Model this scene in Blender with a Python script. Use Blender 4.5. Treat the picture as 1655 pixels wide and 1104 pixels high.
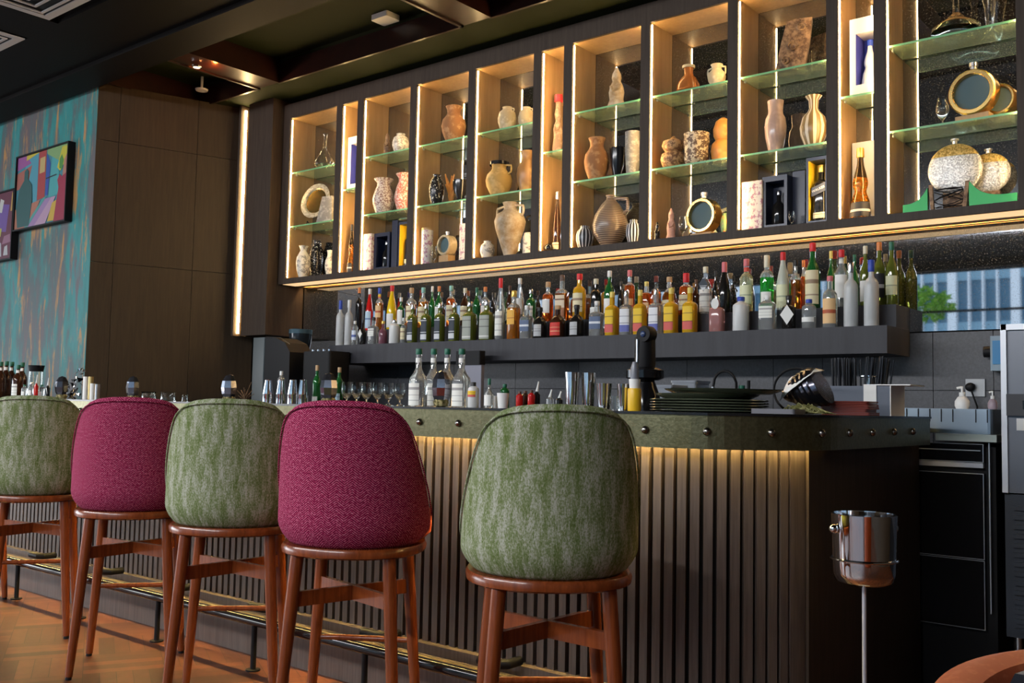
import bpy, math, random
from math import sin, cos, pi, radians, atan2, sqrt
random.seed(7)
for o in list(bpy.data.objects): bpy.data.objects.remove(o)
S = bpy.context.scene
COL = S.collection
# ------------------------------------------------------------------ camera
F_PX, YAW, PITCH, ROLL, H = 1588.0, 0.683366558, 0.0667879626, 0.0198319716, 1.105
def _axes():
    f = (-sin(YAW)*cos(PITCH), cos(YAW)*cos(PITCH), sin(PITCH))
    r = (cos(YAW), sin(YAW), 0.0)
    u = (r[1]*f[2]-r[2]*f[1], r[2]*f[0]-r[0]*f[2], r[0]*f[1]-r[1]*f[0])
    c, s = cos(ROLL), sin(ROLL)
    return (tuple(r[i]*c+u[i]*s for i in range(3)), tuple(-r[i]*s+u[i]*c for i in range(3)), f)
AR, AU, AF = _axes()
from mathutils import Matrix, Vector
cam = bpy.data.cameras.new('camera'); co = bpy.data.objects.new('camera', cam); COL.objects.link(co)
cam.sensor_width = 36.0; cam.lens = F_PX/1655*36.0; cam.clip_start = .05; cam.clip_end = 300
m = Matrix.Identity(4)
for i in range(3):
    m[i][0] = AR[i]; m[i][1] = AU[i]; m[i][2] = -AF[i]
m[0][3], m[1][3], m[2][3] = 0, 0, H
co.matrix_world = m
S.camera = co
# ------------------------------------------------------------------ world, exposure, large lights
S.view_settings.view_transform = 'Standard'; S.view_settings.look = 'None'
S.view_settings.gamma = 1.0; S.view_settings.use_curve_mapping = False
S.view_settings.exposure = 0.0
w = bpy.data.worlds.new('world'); S.world = w; w.use_nodes = True
nt = w.node_tree; nt.nodes.clear()
wo = nt.nodes.new('ShaderNodeOutputWorld'); bg = nt.nodes.new('ShaderNodeBackground')
bg.inputs[0].default_value = (.72, .86, 1.0, 1); bg.inputs[1].default_value = 3.0
nt.links.new(bg.outputs[0], wo.inputs[0])
def area(name, loc, target, sx, sy, power, color, spread=180):
    l = bpy.data.lights.new(name, 'AREA'); l.shape = 'RECTANGLE'; l.size = sx; l.size_y = sy
    l.energy = power; l.color = color; l.spread = radians(spread)
    o = bpy.data.objects.new(name, l); COL.objects.link(o)
    o.location = loc
    d = Vector(target)-Vector(loc); o.rotation_euler = d.to_track_quat('-Z', 'Y').to_euler()
    return o
COOL_WHITE = (.98, .98, 1.0)
area('added_fill_bank', (-4.6, -2.2, 3.365), (-4.0, 2.0, .9), 9.0, .19, 400, COOL_WHITE)  # unseen fill light added behind the camera to brighten the stools
area('added_side_fill', (-11.8, -1.5, 1.15), (-4, 2.5, .95), 5.5, 1.5, 190, COOL_WHITE)  # unseen low fill added to lift the left sides of the stools
pt = area('window_portal', (-7.9, -5.93, 1.68), (-7.9, 0, 1.68), 20, 3.0, 1, COOL_WHITE); pt.data.cycles.is_portal = True

# ------------------------------------------------------------------ pixel -> world helpers (reference frame 1655x1104)
def ray(px, py):
    a, b = (px-827.5)/F_PX, (py-552.0)/F_PX
    return tuple(AR[i]*a-AU[i]*b+AF[i] for i in range(3))
def PX(px, py, Y):
    d = ray(px, py); t = Y/d[1]
    return d[0]*t, H+d[2]*t
def MPP(X, Y): return (X*AF[0]+Y*AF[1])/F_PX

# ------------------------------------------------------------------ materials
MAT = {}
def mat(name, col, rough=.5, metal=0.0, trans=0.0, emis=None, es=0.0, coat=0.0, ior=1.45, spec=.5):
    if name in MAT: return MAT[name]
    mt = bpy.data.materials.new(name); mt.use_nodes = True
    b = mt.node_tree.nodes['Principled BSDF']
    b.inputs['Base Color'].default_value = (*col, 1); b.inputs['Roughness'].default_value = rough
    b.inputs['Metallic'].default_value = metal; b.inputs['Transmission Weight'].default_value = trans
    b.inputs['IOR'].default_value = ior; b.inputs['Coat Weight'].default_value = coat
    b.inputs['Specular IOR Level'].default_value = spec
    if emis: b.inputs['Emission Color'].default_value = (*emis, 1); b.inputs['Emission Strength'].default_value = es
    MAT[name] = mt
    return mt
def N(mt, t, **kw):
    n = mt.node_tree.nodes.new(t)
    for k, v in kw.items(): setattr(n, k, v)
    return n
def L(mt, a, b): mt.node_tree.links.new(a, b)
def bsdf(mt): return mt.node_tree.nodes['Principled BSDF']
def coords(mt, kind='Object', scale=(1, 1, 1), rot=(0, 0, 0)):
    tc = N(mt, 'ShaderNodeTexCoord'); mp = N(mt, 'ShaderNodeMapping')
    mp.inputs['Scale'].default_value = scale; mp.inputs['Rotation'].default_value = rot
    L(mt, tc.outputs[kind], mp.inputs[0]); return mp.outputs[0]
def noise(mt, vec, scale=5, detail=4, rough=.6, dist=0):
    n = N(mt, 'ShaderNodeTexNoise'); n.inputs['Scale'].default_value = scale; n.inputs['Detail'].default_value = detail
    n.inputs['Roughness'].default_value = rough; n.inputs['Distortion'].default_value = dist
    L(mt, vec, n.inputs['Vector']); return n.outputs['Fac']
def ramp(mt, fac, stops, interp='LINEAR'):
    r = N(mt, 'ShaderNodeValToRGB'); r.color_ramp.interpolation = interp
    e = r.color_ramp.elements
    while len(e) < len(stops): e.new(.5)
    for i, (p, c) in enumerate(stops):
        e[i].position = p; e[i].color = (*c, 1) if len(c) == 3 else c
    L(mt, fac, r.inputs[0]); return r.outputs[0]
def mix(mt, fac, a, b, blend='MIX'):
    n = N(mt, 'ShaderNodeMix', data_type='RGBA', blend_type=blend)
    for s, v in ((n.inputs[0], fac), (n.inputs[6], a), (n.inputs[7], b)):
        if hasattr(v, 'is_linked') or hasattr(v, 'links'): L(mt, v, s)
        elif isinstance(v, (int, float)): s.default_value = v
        else: s.default_value = (*v, 1)
    return n.outputs[2]
def math_(mt, op, a, b=None):
    n = N(mt, 'ShaderNodeMath', operation=op)
    for s, v in ((n.inputs[0], a), (n.inputs[1], b)):
        if v is None: continue
        if isinstance(v, (int, float)): s.default_value = v
        else: L(mt, v, s)
    return n.outputs[0]
def bump(mt, h, strength=.3, dist=.01):
    b = N(mt, 'ShaderNodeBump'); b.inputs['Strength'].default_value = strength; b.inputs['Distance'].default_value = dist
    L(mt, h, b.inputs['Height']); L(mt, b.outputs[0], bsdf(mt).inputs['Normal'])
def wood(name, c1, c2, rough=.45, sc=(18, 18, 1.2), scale=3, coat=0, spec=.4):
    mt = mat(name, c1, rough, coat=coat, spec=spec)
    v = coords(mt, 'Object', sc); f = noise(mt, v, scale, 6, .6, .4)
    L(mt, ramp(mt, f, [(.3, c1), (.7, c2)]), bsdf(mt).inputs['Base Color']); bump(mt, f, .08, .004)
    return mt
def speck(name, c1, c2, scale, rough=.4, lo=.5, hi=.62, metal=0, bmp=0, det=2):
    mt = mat(name, c1, rough, metal)
    f = noise(mt, coords(mt), scale, det, .7)
    L(mt, ramp(mt, f, [(lo, c1), (hi, c2)]), bsdf(mt).inputs['Base Color'])
    if bmp: bump(mt, f, bmp, .003)
    return mt

M_dwood = wood('dark_brown_veneer', (.036, .025, .018), (.056, .040, .029), .55, spec=.25)
M_pier = wood('olive_brown_panel', (.032, .022, .013), (.050, .034, .020), .5)
M_tan = wood('tan_veneer', (.34, .215, .095), (.42, .275, .13), .5, (12, 12, 1))
M_slat = wood('grey_brown_slat_wood', (.075, .056, .047), (.13, .10, .084), .45, (30, 30, 1.5))
M_gap = mat('black_backing', (.006, .005, .005), .8)
M_red = wood('red_brown_stained_beech', (.125, .026, .006), (.24, .055, .013), .26, (25, 25, 2), coat=.25)
M_beam = wood('mahogany_beam', (.013, .004, .003), (.028, .008, .005), .33, (3, 3, 3))
M_black = mat('matt_black', (.006, .006, .007), .55, spec=.25)
M_blackgl = mat('gloss_black', (.006, .006, .007), .12)
M_top = mat('black_stone_top', (.010, .010, .011), .25)
M_steel = mat('brushed_steel', (.55, .56, .57), .28, 1)
M_chrome = mat('polished_steel', (.80, .81, .83), .06, 1)
M_gold = mat('gold_metal', (.78, .52, .18), .22, 1)
M_brass = mat('aged_brass', (.50, .38, .16), .4, .8)
M_white = mat('white_plastic', (.78, .78, .76), .4)
M_paper = mat('white_paper', (.80, .80, .77), .8)
M_glass = mat('clear_glass', (.97, 1, .99), .02, trans=1)
M_frost = speck('frosted_glass', (.58, .60, .60), (.66, .68, .68), 9, .35)
bsdf(M_frost).inputs['Transmission Weight'].default_value = .25
M_shelf = mat('green_edged_glass', (.62, .86, .66), .05, trans=.78)
M_gedge = mat('green_glass_edge', (.22, .55, .28), .25, trans=.3)
M_led = mat('warm_led', (1, .8, .5), .5, emis=(1, .67, .30), es=95)
M_ledw = mat('warm_led_under_bar', (1, .8, .5), .5, emis=(1, .70, .24), es=420)
M_ceil = mat('olive_green_ceiling', (.015, .020, .0045), .8, spec=.2)
M_apron = speck('hammered_olive_metal', (.13, .125, .068), (.17, .16, .09), 90, .36, .4, .6, .88, .25)
M_rivet = mat('pewter_rivet', (.30, .28, .26), .25, 1)
M_ledge = wood('charcoal_ledge', (.026, .026, .031), (.042, .042, .050), .55, (6, 6, .5))
M_tile = speck('dark_grey_tile', (.045, .047, .054), (.075, .078, .088), 70, .4, .35, .7, det=5)

# antiqued dark mirror: fine matt flecks in the silvering
M_mirror = mat('antique_mirror', (.37, .39, .42), .02, 1)
def _mirror():
    mt = M_mirror; out = mt.node_tree.nodes['Material Output']
    f = noise(mt, coords(mt), 150, 3, .8)
    d = N(mt, 'ShaderNodeBsdfDiffuse'); d.inputs[0].default_value = (.30, .29, .26, 1)
    mx = N(mt, 'ShaderNodeMixShader')
    L(mt, ramp(mt, f, [(.56, (.015,)*3), (.66, (.55,)*3)]), mx.inputs[0])
    L(mt, bsdf(mt).outputs[0], mx.inputs[1]); L(mt, d.outputs[0], mx.inputs[2]); L(mt, mx.outputs[0], out.inputs[0])
_mirror()
# floor parquet
M_floor = mat('parquet', (.15, .06, .025), .38)
def _floor():
    mt = M_floor
    v = coords(mt, 'Object', (1, 1, 1), (0, 0, radians(28)))
    ck = N(mt, 'ShaderNodeTexChecker'); ck.inputs['Scale'].default_value = 3.2; L(mt, v, ck.inputs['Vector'])
    cols = []
    for rot in (0, 90):
        mp = N(mt, 'ShaderNodeMapping'); mp.inputs['Rotation'].default_value = (0, 0, radians(rot)); L(mt, v, mp.inputs[0])
        br = N(mt, 'ShaderNodeTexBrick'); br.inputs['Scale'].default_value = 1.0
        br.inputs['Brick Width'].default_value = .3125; br.inputs['Row Height'].default_value = .0625; br.inputs['Mortar Size'].default_value = .0012
        br.inputs['Color1'].default_value = (.060, .018, .008, 1); br.inputs['Color2'].default_value = (.20, .062, .024, 1); br.inputs['Mortar'].default_value = (.02, .01, .006, 1)
        br.offset = 0.0
        L(mt, mp.outputs[0], br.inputs['Vector']); cols.append(br.outputs['Color'])
    c = mix(mt, ck.outputs['Fac'], cols[0], cols[1])
    f = noise(mt, v, 14, 5)
    c = mix(mt, .5, c, ramp(mt, f, [(.3, (.35,)*3), (.7, (1.0,)*3)]), 'MULTIPLY')
    L(mt, c, bsdf(mt).inputs['Base Color'])
_floor()
# teal distressed wall
M_teal = mat('distressed_teal_plaster', (.05, .3, .3), .6)
def _teal():
    mt = M_teal
    v = coords(mt, 'Object', (2.2, 2.2, .5)); f = noise(mt, v, 2.2, 7, .62, .3)
    c = ramp(mt, f, [(.38, (.085, .07, .075)), (.47, (.05, .085, .09)), (.54, (.012, .155, .15)), (.60, (.02, .17, .175)), (.69, (.09, .08, .09))])
    v2 = coords(mt, 'Object', (4.5, 4.5, .7)); f2 = noise(mt, v2, 2.6, 8, .7, .6)
    c = mix(mt, ramp(mt, f2, [(.55, (0,)*3), (.62, (.85,)*3)]), c, (.34, .17, .045))
    v3 = coords(mt, 'Object', (3.3, 3.3, .8)); f3 = noise(mt, v3, 3.1, 8, .7, .8)
    c = mix(mt, ramp(mt, f3, [(.60, (0,)*3), (.68, (.75,)*3)]), c, (.25, .085, .055))
    L(mt, c, bsdf(mt).inputs['Base Color']); bump(mt, f2, .3, .01)
_teal()
# fabrics
def chenille(name, a, b, c):
    mt = mat(name, a, .95, spec=.15)
    v = coords(mt, 'UV', (1, .22, 1)); f = noise(mt, v, 36, 6, .78, .15)
    v2 = coords(mt, 'UV', (1, .5, 1)); f2 = noise(mt, v2, 260, 2, .8)
    s = math_(mt, 'ADD', math_(mt, 'MULTIPLY', f, .6), math_(mt, 'MULTIPLY', f2, .42))
    L(mt, ramp(mt, s, [(.41, a), (.50, b), (.59, c)]), bsdf(mt).inputs['Base Color']); bump(mt, f2, .5, .003)
    return mt
M_green = chenille('green_chenille', (.095, .135, .035), (.19, .225, .11), (.40, .405, .335))
M_mag = mat('magenta_herringbone', (.25, .01, .06), .9, spec=.15)
def _mag():
    mt = M_mag
    tc = N(mt, 'ShaderNodeTexCoord'); sp = N(mt, 'ShaderNodeSeparateXYZ'); L(mt, tc.outputs['UV'], sp.inputs[0])
    u, v = sp.outputs[0], sp.outputs[1]
    tri = math_(mt, 'PINGPONG', math_(mt, 'MULTIPLY', u, 1.0), .024)
    ph = math_(mt, 'ADD', math_(mt, 'MULTIPLY', v, 1.0), math_(mt, 'MULTIPLY', tri, .75))
    s = math_(mt, 'SINE', math_(mt, 'MULTIPLY', ph, 2*pi/.0072))
    n = noise(mt, coords(mt, 'UV', (1, 1, 1)), 130, 3, .7)
    s2 = math_(mt, 'ADD', math_(mt, 'MULTIPLY', s, .17), math_(mt, 'MULTIPLY', n, 1.0))
    L(mt, ramp(mt, s2, [(.38, (.11, .003, .026)), (.53, (.31, .009, .070)), (.80, (.55, .20, .28))]), bsdf(mt).inputs['Base Color'])
    bump(mt, s2, .3, .002)
_mag()
M_orange = speck('coral_fabric', (.62, .10, .045), (.72, .14, .06), 120, .9)
M_greenseat = speck('green_seat_fabric', (.25, .30, .10), (.30, .36, .14), 120, .9)

# ------------------------------------------------------------------ mesh helpers
class MB:
    def __init__(s): s.v = []; s.f = []; s.uv = None; s.mi = []
    def add(s, vs, fs, mi=0):
        o = len(s.v); s.v += [tuple(p) for p in vs]; s.f += [tuple(i+o for i in f) for f in fs]; s.mi += [mi]*len(fs)
        return s
    def box(s, x0, x1, y0, y1, z0, z1, mi=0):
        vs = [(x, y, z) for z in (z0, z1) for y in (y0, y1) for x in (x0, x1)]
        return s.add(vs, [(0, 2, 3, 1), (4, 5, 7, 6), (0, 1, 5, 4), (2, 6, 7, 3), (0, 4, 6, 2), (1, 3, 7, 5)], mi)
    def rbox(s, x0, x1, y0, y1, z0, z1, r=.005, mi=0):     # vertical edges rounded
        pts = []
        for cx, cy, a0 in ((x1-r, y1-r, 0), (x0+r, y1-r, 90), (x0+r, y0+r, 180), (x1-r, y0+r, 270)):
            for k in range(4):
                a = radians(a0+k*30); pts.append((cx+r*cos(a), cy+r*sin(a)))
        return s.prism(pts, z0, z1, mi)
    def prism(s, pts, z0, z1, mi=0):
        n = len(pts); vs = [(x, y, z0) for x, y in pts]+[(x, y, z1) for x, y in pts]
        fs = [(i, (i+1) % n, n+(i+1) % n, n+i) for i in range(n)]+[tuple(range(n-1, -1, -1)), tuple(range(n, 2*n))]
        return s.add(vs, fs, mi)
    def lathe(s, prof, seg=24, c=(0, 0), n=2.0, sy=1.0, cap=True, mi=0):
        vs = []; fs = []
        for r, z in prof:
            for k in range(seg):
                a = 2*pi*k/seg; ca, sa = cos(a), sin(a)
                q = (abs(ca)**n+abs(sa)**n)**(-1/n)
                vs.append((c[0]+r*q*ca, c[1]+r*q*sa*sy, z))
        m_ = len(prof)
        for j in range(m_-1):
            for k in range(seg):
                k2 = (k+1) % seg; fs.append((j*seg+k, j*seg+k2, (j+1)*seg+k2, (j+1)*seg+k))
        if cap:
            fs.append(tuple(range(seg-1, -1, -1))); fs.append(tuple((m_-1)*seg+k for k in range(seg)))
        return s.add(vs, fs, mi)
    def tube(s, pts, r, seg=10, closed=False, mi=0):
        pts = [Vector(p) for p in pts]; n = len(pts); vs = []; fs = []
        rr = r if isinstance(r, (list, tuple)) else [r]*n
        prev = None
        for i, p in enumerate(pts):
            a = pts[(i-1) % n] if (closed or i > 0) else p; b = pts[(i+1) % n] if (closed or i < n-1) else p
            t = (b-a).normalized()
            if prev is None:
                ref = Vector((0, 0, 1)) if abs(t.z) < .9 else Vector((1, 0, 0)); u = t.cross(ref).normalized()
            else: u = (prev-t*prev.dot(t)).normalized()
            prev = u; v = t.cross(u)
            for k in range(seg):
                an = 2*pi*k/seg; vs.append(p+(u*cos(an)+v*sin(an))*rr[i])
        for i in range(n-1 if not closed else n):
            for k in range(seg):
                j = (i+1) % n; fs.append((i*seg+k, i*seg+(k+1) % seg, j*seg+(k+1) % seg, j*seg+k))
        if not closed:
            fs.append(tuple(range(seg-1, -1, -1))); fs.append(tuple((n-1)*seg+k for k in range(seg)))
        return s.add(vs, fs, mi)
    def ball(s, c, r, seg=16, rings=10, sc=(1, 1, 1), mi=0):
        prof = []
        vs = []; fs = []
        for j in range(rings+1):
            t = pi*j/rings
            for k in range(seg):
                a = 2*pi*k/seg; vs.append((c[0]+r*sc[0]*sin(t)*cos(a), c[1]+r*sc[1]*sin(t)*sin(a), c[2]-r*sc[2]*cos(t)))
        for j in range(rings):
            for k in range(seg):
                k2 = (k+1) % seg; fs.append((j*seg+k, j*seg+k2, (j+1)*seg+k2, (j+1)*seg+k))
        return s.add(vs, fs, mi)
    def xf(s, fn): s.v = [tuple(fn(*p)) for p in s.v]; return s
    def build(s, name, m_, parent=None, smooth=False, loc=None, bevel=0):
        me = bpy.data.meshes.new(name); me.from_pydata(s.v, [], s.f); me.validate(clean_customdata=False)
        ms = m_ if isinstance(m_, (list, tuple)) else [m_]
        for x in ms: me.materials.append(x)
        if len(ms) > 1:
            for p, i in zip(me.polygons, s.mi): p.material_index = i
        if s.uv:
            uvl = me.uv_layers.new(name='UVMap')
            for lp in me.loops: uvl.data[lp.index].uv = s.uv[lp.vertex_index]
        if smooth:
            for p in me.polygons: p.use_smooth = True
            me.set_sharp_from_angle(angle=radians(smooth if smooth is not True else 40))
        me.update()
        o = bpy.data.objects.new(name, me); COL.objects.link(o)
        if parent: o.parent = parent
        if loc: o.location = loc
        if bevel:
            b = o.modifiers.new('bevel', 'BEVEL'); b.width = bevel; b.segments = 2; b.limit_method = 'ANGLE'
        return o
def tag(o, label, cat, group=None):
    o['label'] = label; o['category'] = cat
    if group: o['group'] = group
    return o
def struct(o): o['kind'] = 'structure'; return o
def empty(name, loc, rz, label, cat, group=None):
    o = bpy.data.objects.new(name, None); COL.objects.link(o); o.location = loc; o.rotation_euler = (0, 0, rz); o.empty_display_size = .05
    return tag(o, label, cat, group)
def copy_tree(o, parent=None):
    kids = [c for c in o.children]
    c = o.copy(); COL.objects.link(c)
    if parent: c.parent = parent
    for k in kids: copy_tree(k, c)
    return c

# ================================================================== SETTING
W = 4.955      # plane of the back wall
YU = 4.70      # front of the display shelving
CZ = 3.46
struct(MB().box(-18, 2.2, -6, 5.2, -.1, 0).build('floor', M_floor))
def ceiling():
    X0, X1, Y0, Y1 = -18, 2.2, -6, 5.2
    holes = [(-6.90, -6.07, 3.57, 4.40), (-5.84, -4.02, 3.57, 4.40), (-3.80, -1.98, 3.57, 4.40), (-1.76, .06, 3.57, 4.40)]
    b = MB()
    b.box(X0, X1, 4.40, Y1, CZ, CZ+.2)
    struct(b.build('ceiling', M_ceil))
    b = MB(); b.box(X0, X1, Y0, 3.57, CZ, CZ+.2)
    struct(b.build('ceiling', mat('near_black_ceiling', (.003, .0025, .0025), .7, spec=.1)))
    b = MB(); xs = [X0]+[v for h_ in holes for v in h_[:2]]+[X1]
    for i in range(0, len(xs), 2): b.box(xs[i], xs[i+1], 3.57, 4.40, CZ, CZ+.2)
    # lining of the coffers
    struct(b.build('ceiling', M_beam))
    b = MB()
    for x0, x1, y0, y1 in holes:
        b.box(x0, x1, y0, y1, CZ+.17, CZ+.2)
    struct(b.build('ceiling', M_ceil))
    b = MB()
    for x0, x1, y0, y1 in holes:
        for a in ((x0, x1, y1-.02, y1), (x0, x1, y0, y0+.02), (x0, x0+.02, y0, y1), (x1-.02, x1, y0, y1)):
            b.box(*a, CZ-.012, CZ+.135)
    struct(b.build('trim_1', M_beam))
    b = MB()      # deep dark beams running along the room
    for y0, y1, z0 in ((3.30, 3.56, CZ-.06), (2.80, 3.02, CZ-.05), (2.92, 3.42, CZ-.03)):
        b.box(X0, X1, y0, y1, z0, CZ-.001)
    for x0 in (-6.34, -4.3, -2.2): b.box(x0, x0+.4, -1, 2.80, CZ-.05, CZ-.001)
    struct(b.build('trim_2', mat('black_stained_beam', (.004, .0025, .002), .6, spec=.12)))
ceiling()
# back wall: tiles below, mirror above
def back_wall():
    struct(MB().box(-7.2, 2.2, W+.012, W+.2, 0, CZ).build('wall_back', M_gap))
    b = MB(); z_h = 1.226
    xs = [-6.6+.279*i*1.0 for i in range(0, 1)]
    vx = [-6.58, -6.16, -5.62, -5.08, -4.54, -4.00, -3.50, -2.96, -2.75, -2.229, -1.96, -1.691, -1.413, -1.144, -.875, -.60, -.33, -.06, .5, 1.1, 1.7, 2.2]
    for i in range(len(vx)-1):
        b.box(vx[i]+.0015, vx[i+1]-.0015, W, W+.012, .4, z_h-.0015)
        b.box(vx[i]+.0015, vx[i+1]-.0015, W, W+.012, z_h+.0015, 1.505)
    struct(b.build('wall_back', M_tile))
back_wall()
mr = MB().box(-6.16, 2.2, W-.002, W+.006, 1.512, 3.42).build('mirror_panel', M_mirror)
tag(mr, 'long dark antiqued mirror behind the bottles and the lit niches, reflecting windows', 'mirror')
# teal wall on the left, brown pier face turned 18 degrees, walls out of view
struct(MB().box(-18, -6.95, 3.60, 3.8, 0, CZ).build('wall_left', M_teal))
def pier():
    A = Vector((-6.95, 3.60)); B = Vector((-6.60, 4.68)); d = (B-A).normalized(); n = Vector((d.y, -d.x))
    ln = (B-A).length
    def seg(b, t0, t1, z0, z1):
        p = [A+d*t0, A+d*t1, A+d*t1-n*.03, A+d*t0-n*.03]
        b.prism([(q.x, q.y) for q in p], z0, z1)
    b = MB()
    # px of vertical joints 187 and 325 along the face
    tj = [0, .16, .74, ln+.1]
    for i in range(3):
        for z0, z1 in ((0, 1.0), (1.003, 2.115), (2.118, 3.03), (3.033, CZ)):
            seg(b, tj[i]+.0015, tj[i+1]-.0015, z0, z1)
    struct(b.build('wall_pier', M_pier))
    p = [A-n*.03+d*.01, B+d*.4-n*.03, Vector((-7.3, 5.1)), Vector((-7.3, 3.8))]
    struct(MB().prism([(q.x, q.y) for q in p], 0, CZ).build('wall_pier', M_gap))
pier()
struct(MB().box(-18.2, -18, -6, 3.8, 0, .9).build('wall_side', M_pier))
struct(MB().box(-18.2, -18, -6, 3.8, 3.0, CZ).build('wall_side', M_pier))
struct(MB().box(2.2, 2.4, -6, 5.2, 0, CZ).build('wall_right', M_pier))
# tall wood column left of the shelves with a light slot
def column():
    t = empty('wall_column', (-6.33, 4.78, 1.62), 0, 'tall dark brown veneered column with a glowing vertical light slot, left of the niches', 'column')
    off = lambda b: b.xf(lambda x, y, z: (x+6.33, y-4.78, z-1.62))
    b = MB(); b.box(-6.48, -6.172, 4.60, 4.952, 1.62, CZ-.002); off(b).build('casing', M_dwood, t)
    b = MB(); b.box(-6.56, -6.535, 4.565, 4.952, 1.62, CZ-.002); b.box(-6.535, -6.48, 4.66, 4.95, 1.62, CZ-.002); off(b).build('fin', M_dwood, t)
    b = MB(); b.box(-6.534, -6.522, 4.60, 4.612, 1.64, CZ-.04); off(b).build('light_strip', M_led, t)
column()

# ------------------------------------------------------------------ window wall behind the camera and the street beyond (seen in the mirror)
def windows():
    fr = mat('dark_window_frame', (.015, .016, .018), .4)
    b = MB(); b.box(-18, 2.2, -6.2, -6.0, 3.36, CZ); b.box(-18, 2.2, -6.2, -6.0, 0, .12)
    for x in (-18, -13.0, -9.2, -5.65, 1.95): b.box(x, x+.5, -6.2, -5.95, 0, CZ)
    struct(b.build('wall_front', fr))
    k = 1
    for x0, x1 in ((-17.5, -13.0), (-12.5, -9.2), (-8.7, -5.65), (-5.15, -1.7), (-1.7, 1.95)):
        b = MB()
        for z in (.12, 1.85, 2.70, 3.32): b.box(x0, x1, -6.10, -6.05, z, z+.035)
        for x in (x0, x1-.04): b.box(x, x+.04, -6.10, -6.05, .12, 3.36)
        struct(b.build('window_%d' % k, fr)); k += 1
    # street
    struct(MB().box(-60, 40, -60, -6.3, -3.2, -3).build('ground', mat('street', (.25, .25, .25), .8)))
    Yb = -24.0
    fin = mat('white_facade_rib', (.78, .80, .82), .6); gl = mat('blue_facade_glass', (.06, .17, .26), .15); sp = mat('pale_blue_spandrel', (.25, .42, .52), .4)
    ob = empty('office_building', (-14, Yb, -3), 0, 'blue glass office block with white vertical ribs, reflected in the mirror', 'building')
    b = MB(); b.box(-46, 30, -4, 0, 0, 11.6); b.build('wall', gl, ob)
    b = MB()
    for i in range(8): b.box(-46, 30, 0, .08, i*1.9+.9, i*1.9+1.45)
    b.build('spandrel', sp, ob)
    b = MB(); x = -44.0; k = 0
    while x < 30:
        wd = .26 if k % 4 == 0 else .05; b.box(x, x+wd, 0, .3, 0, 11.6); x += .42 if k % 4 else .62; k += 1
    b.build('rib', fin, ob)
    rnd = random.Random(3)
    lf = speck('bright_leaf', (.10, .30, .02), (.45, .65, .08), 30, .7)
    for i, (x, z) in enumerate(((-7.1, 3.7), (-8.9, 2.0), (-13.9, 3.0))):
        tr = empty('planter_tree', (x, (-14.0, -16.8, -14.0)[i], z-2.2), 0, ['round leafy street tree reflected above the mirror edge', 'round leafy street tree reflected lowest in the mirror', 'round leafy street tree reflected left of the other two'][i], 'tree')
        MB().tube([(0, 0, -1-z+2.2-2), (0, 0, 1.9)], .06).build('trunk', M_pier, tr)
        b = MB()
        for q in range(420):
            a, c_, r = rnd.uniform(0, 2*pi), rnd.uniform(-1, 1), rnd.uniform(.3, 1)**.5
            p = Vector((r*sqrt(1-c_*c_)*cos(a)*.75, r*sqrt(1-c_*c_)*sin(a)*.6, 2.2+r*c_*.42)); s_ = .11
            u = Vector((rnd.gauss(0, 1), rnd.gauss(0, 1), rnd.gauss(0, 1))).normalized(); v_ = u.orthogonal().normalized()
            b.add([p-u*s_, p+v_*s_*.5, p+u*s_, p-v_*s_*.5], [(0, 1, 2, 3)])
        b.build('foliage', lf, tr)
windows()

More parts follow.
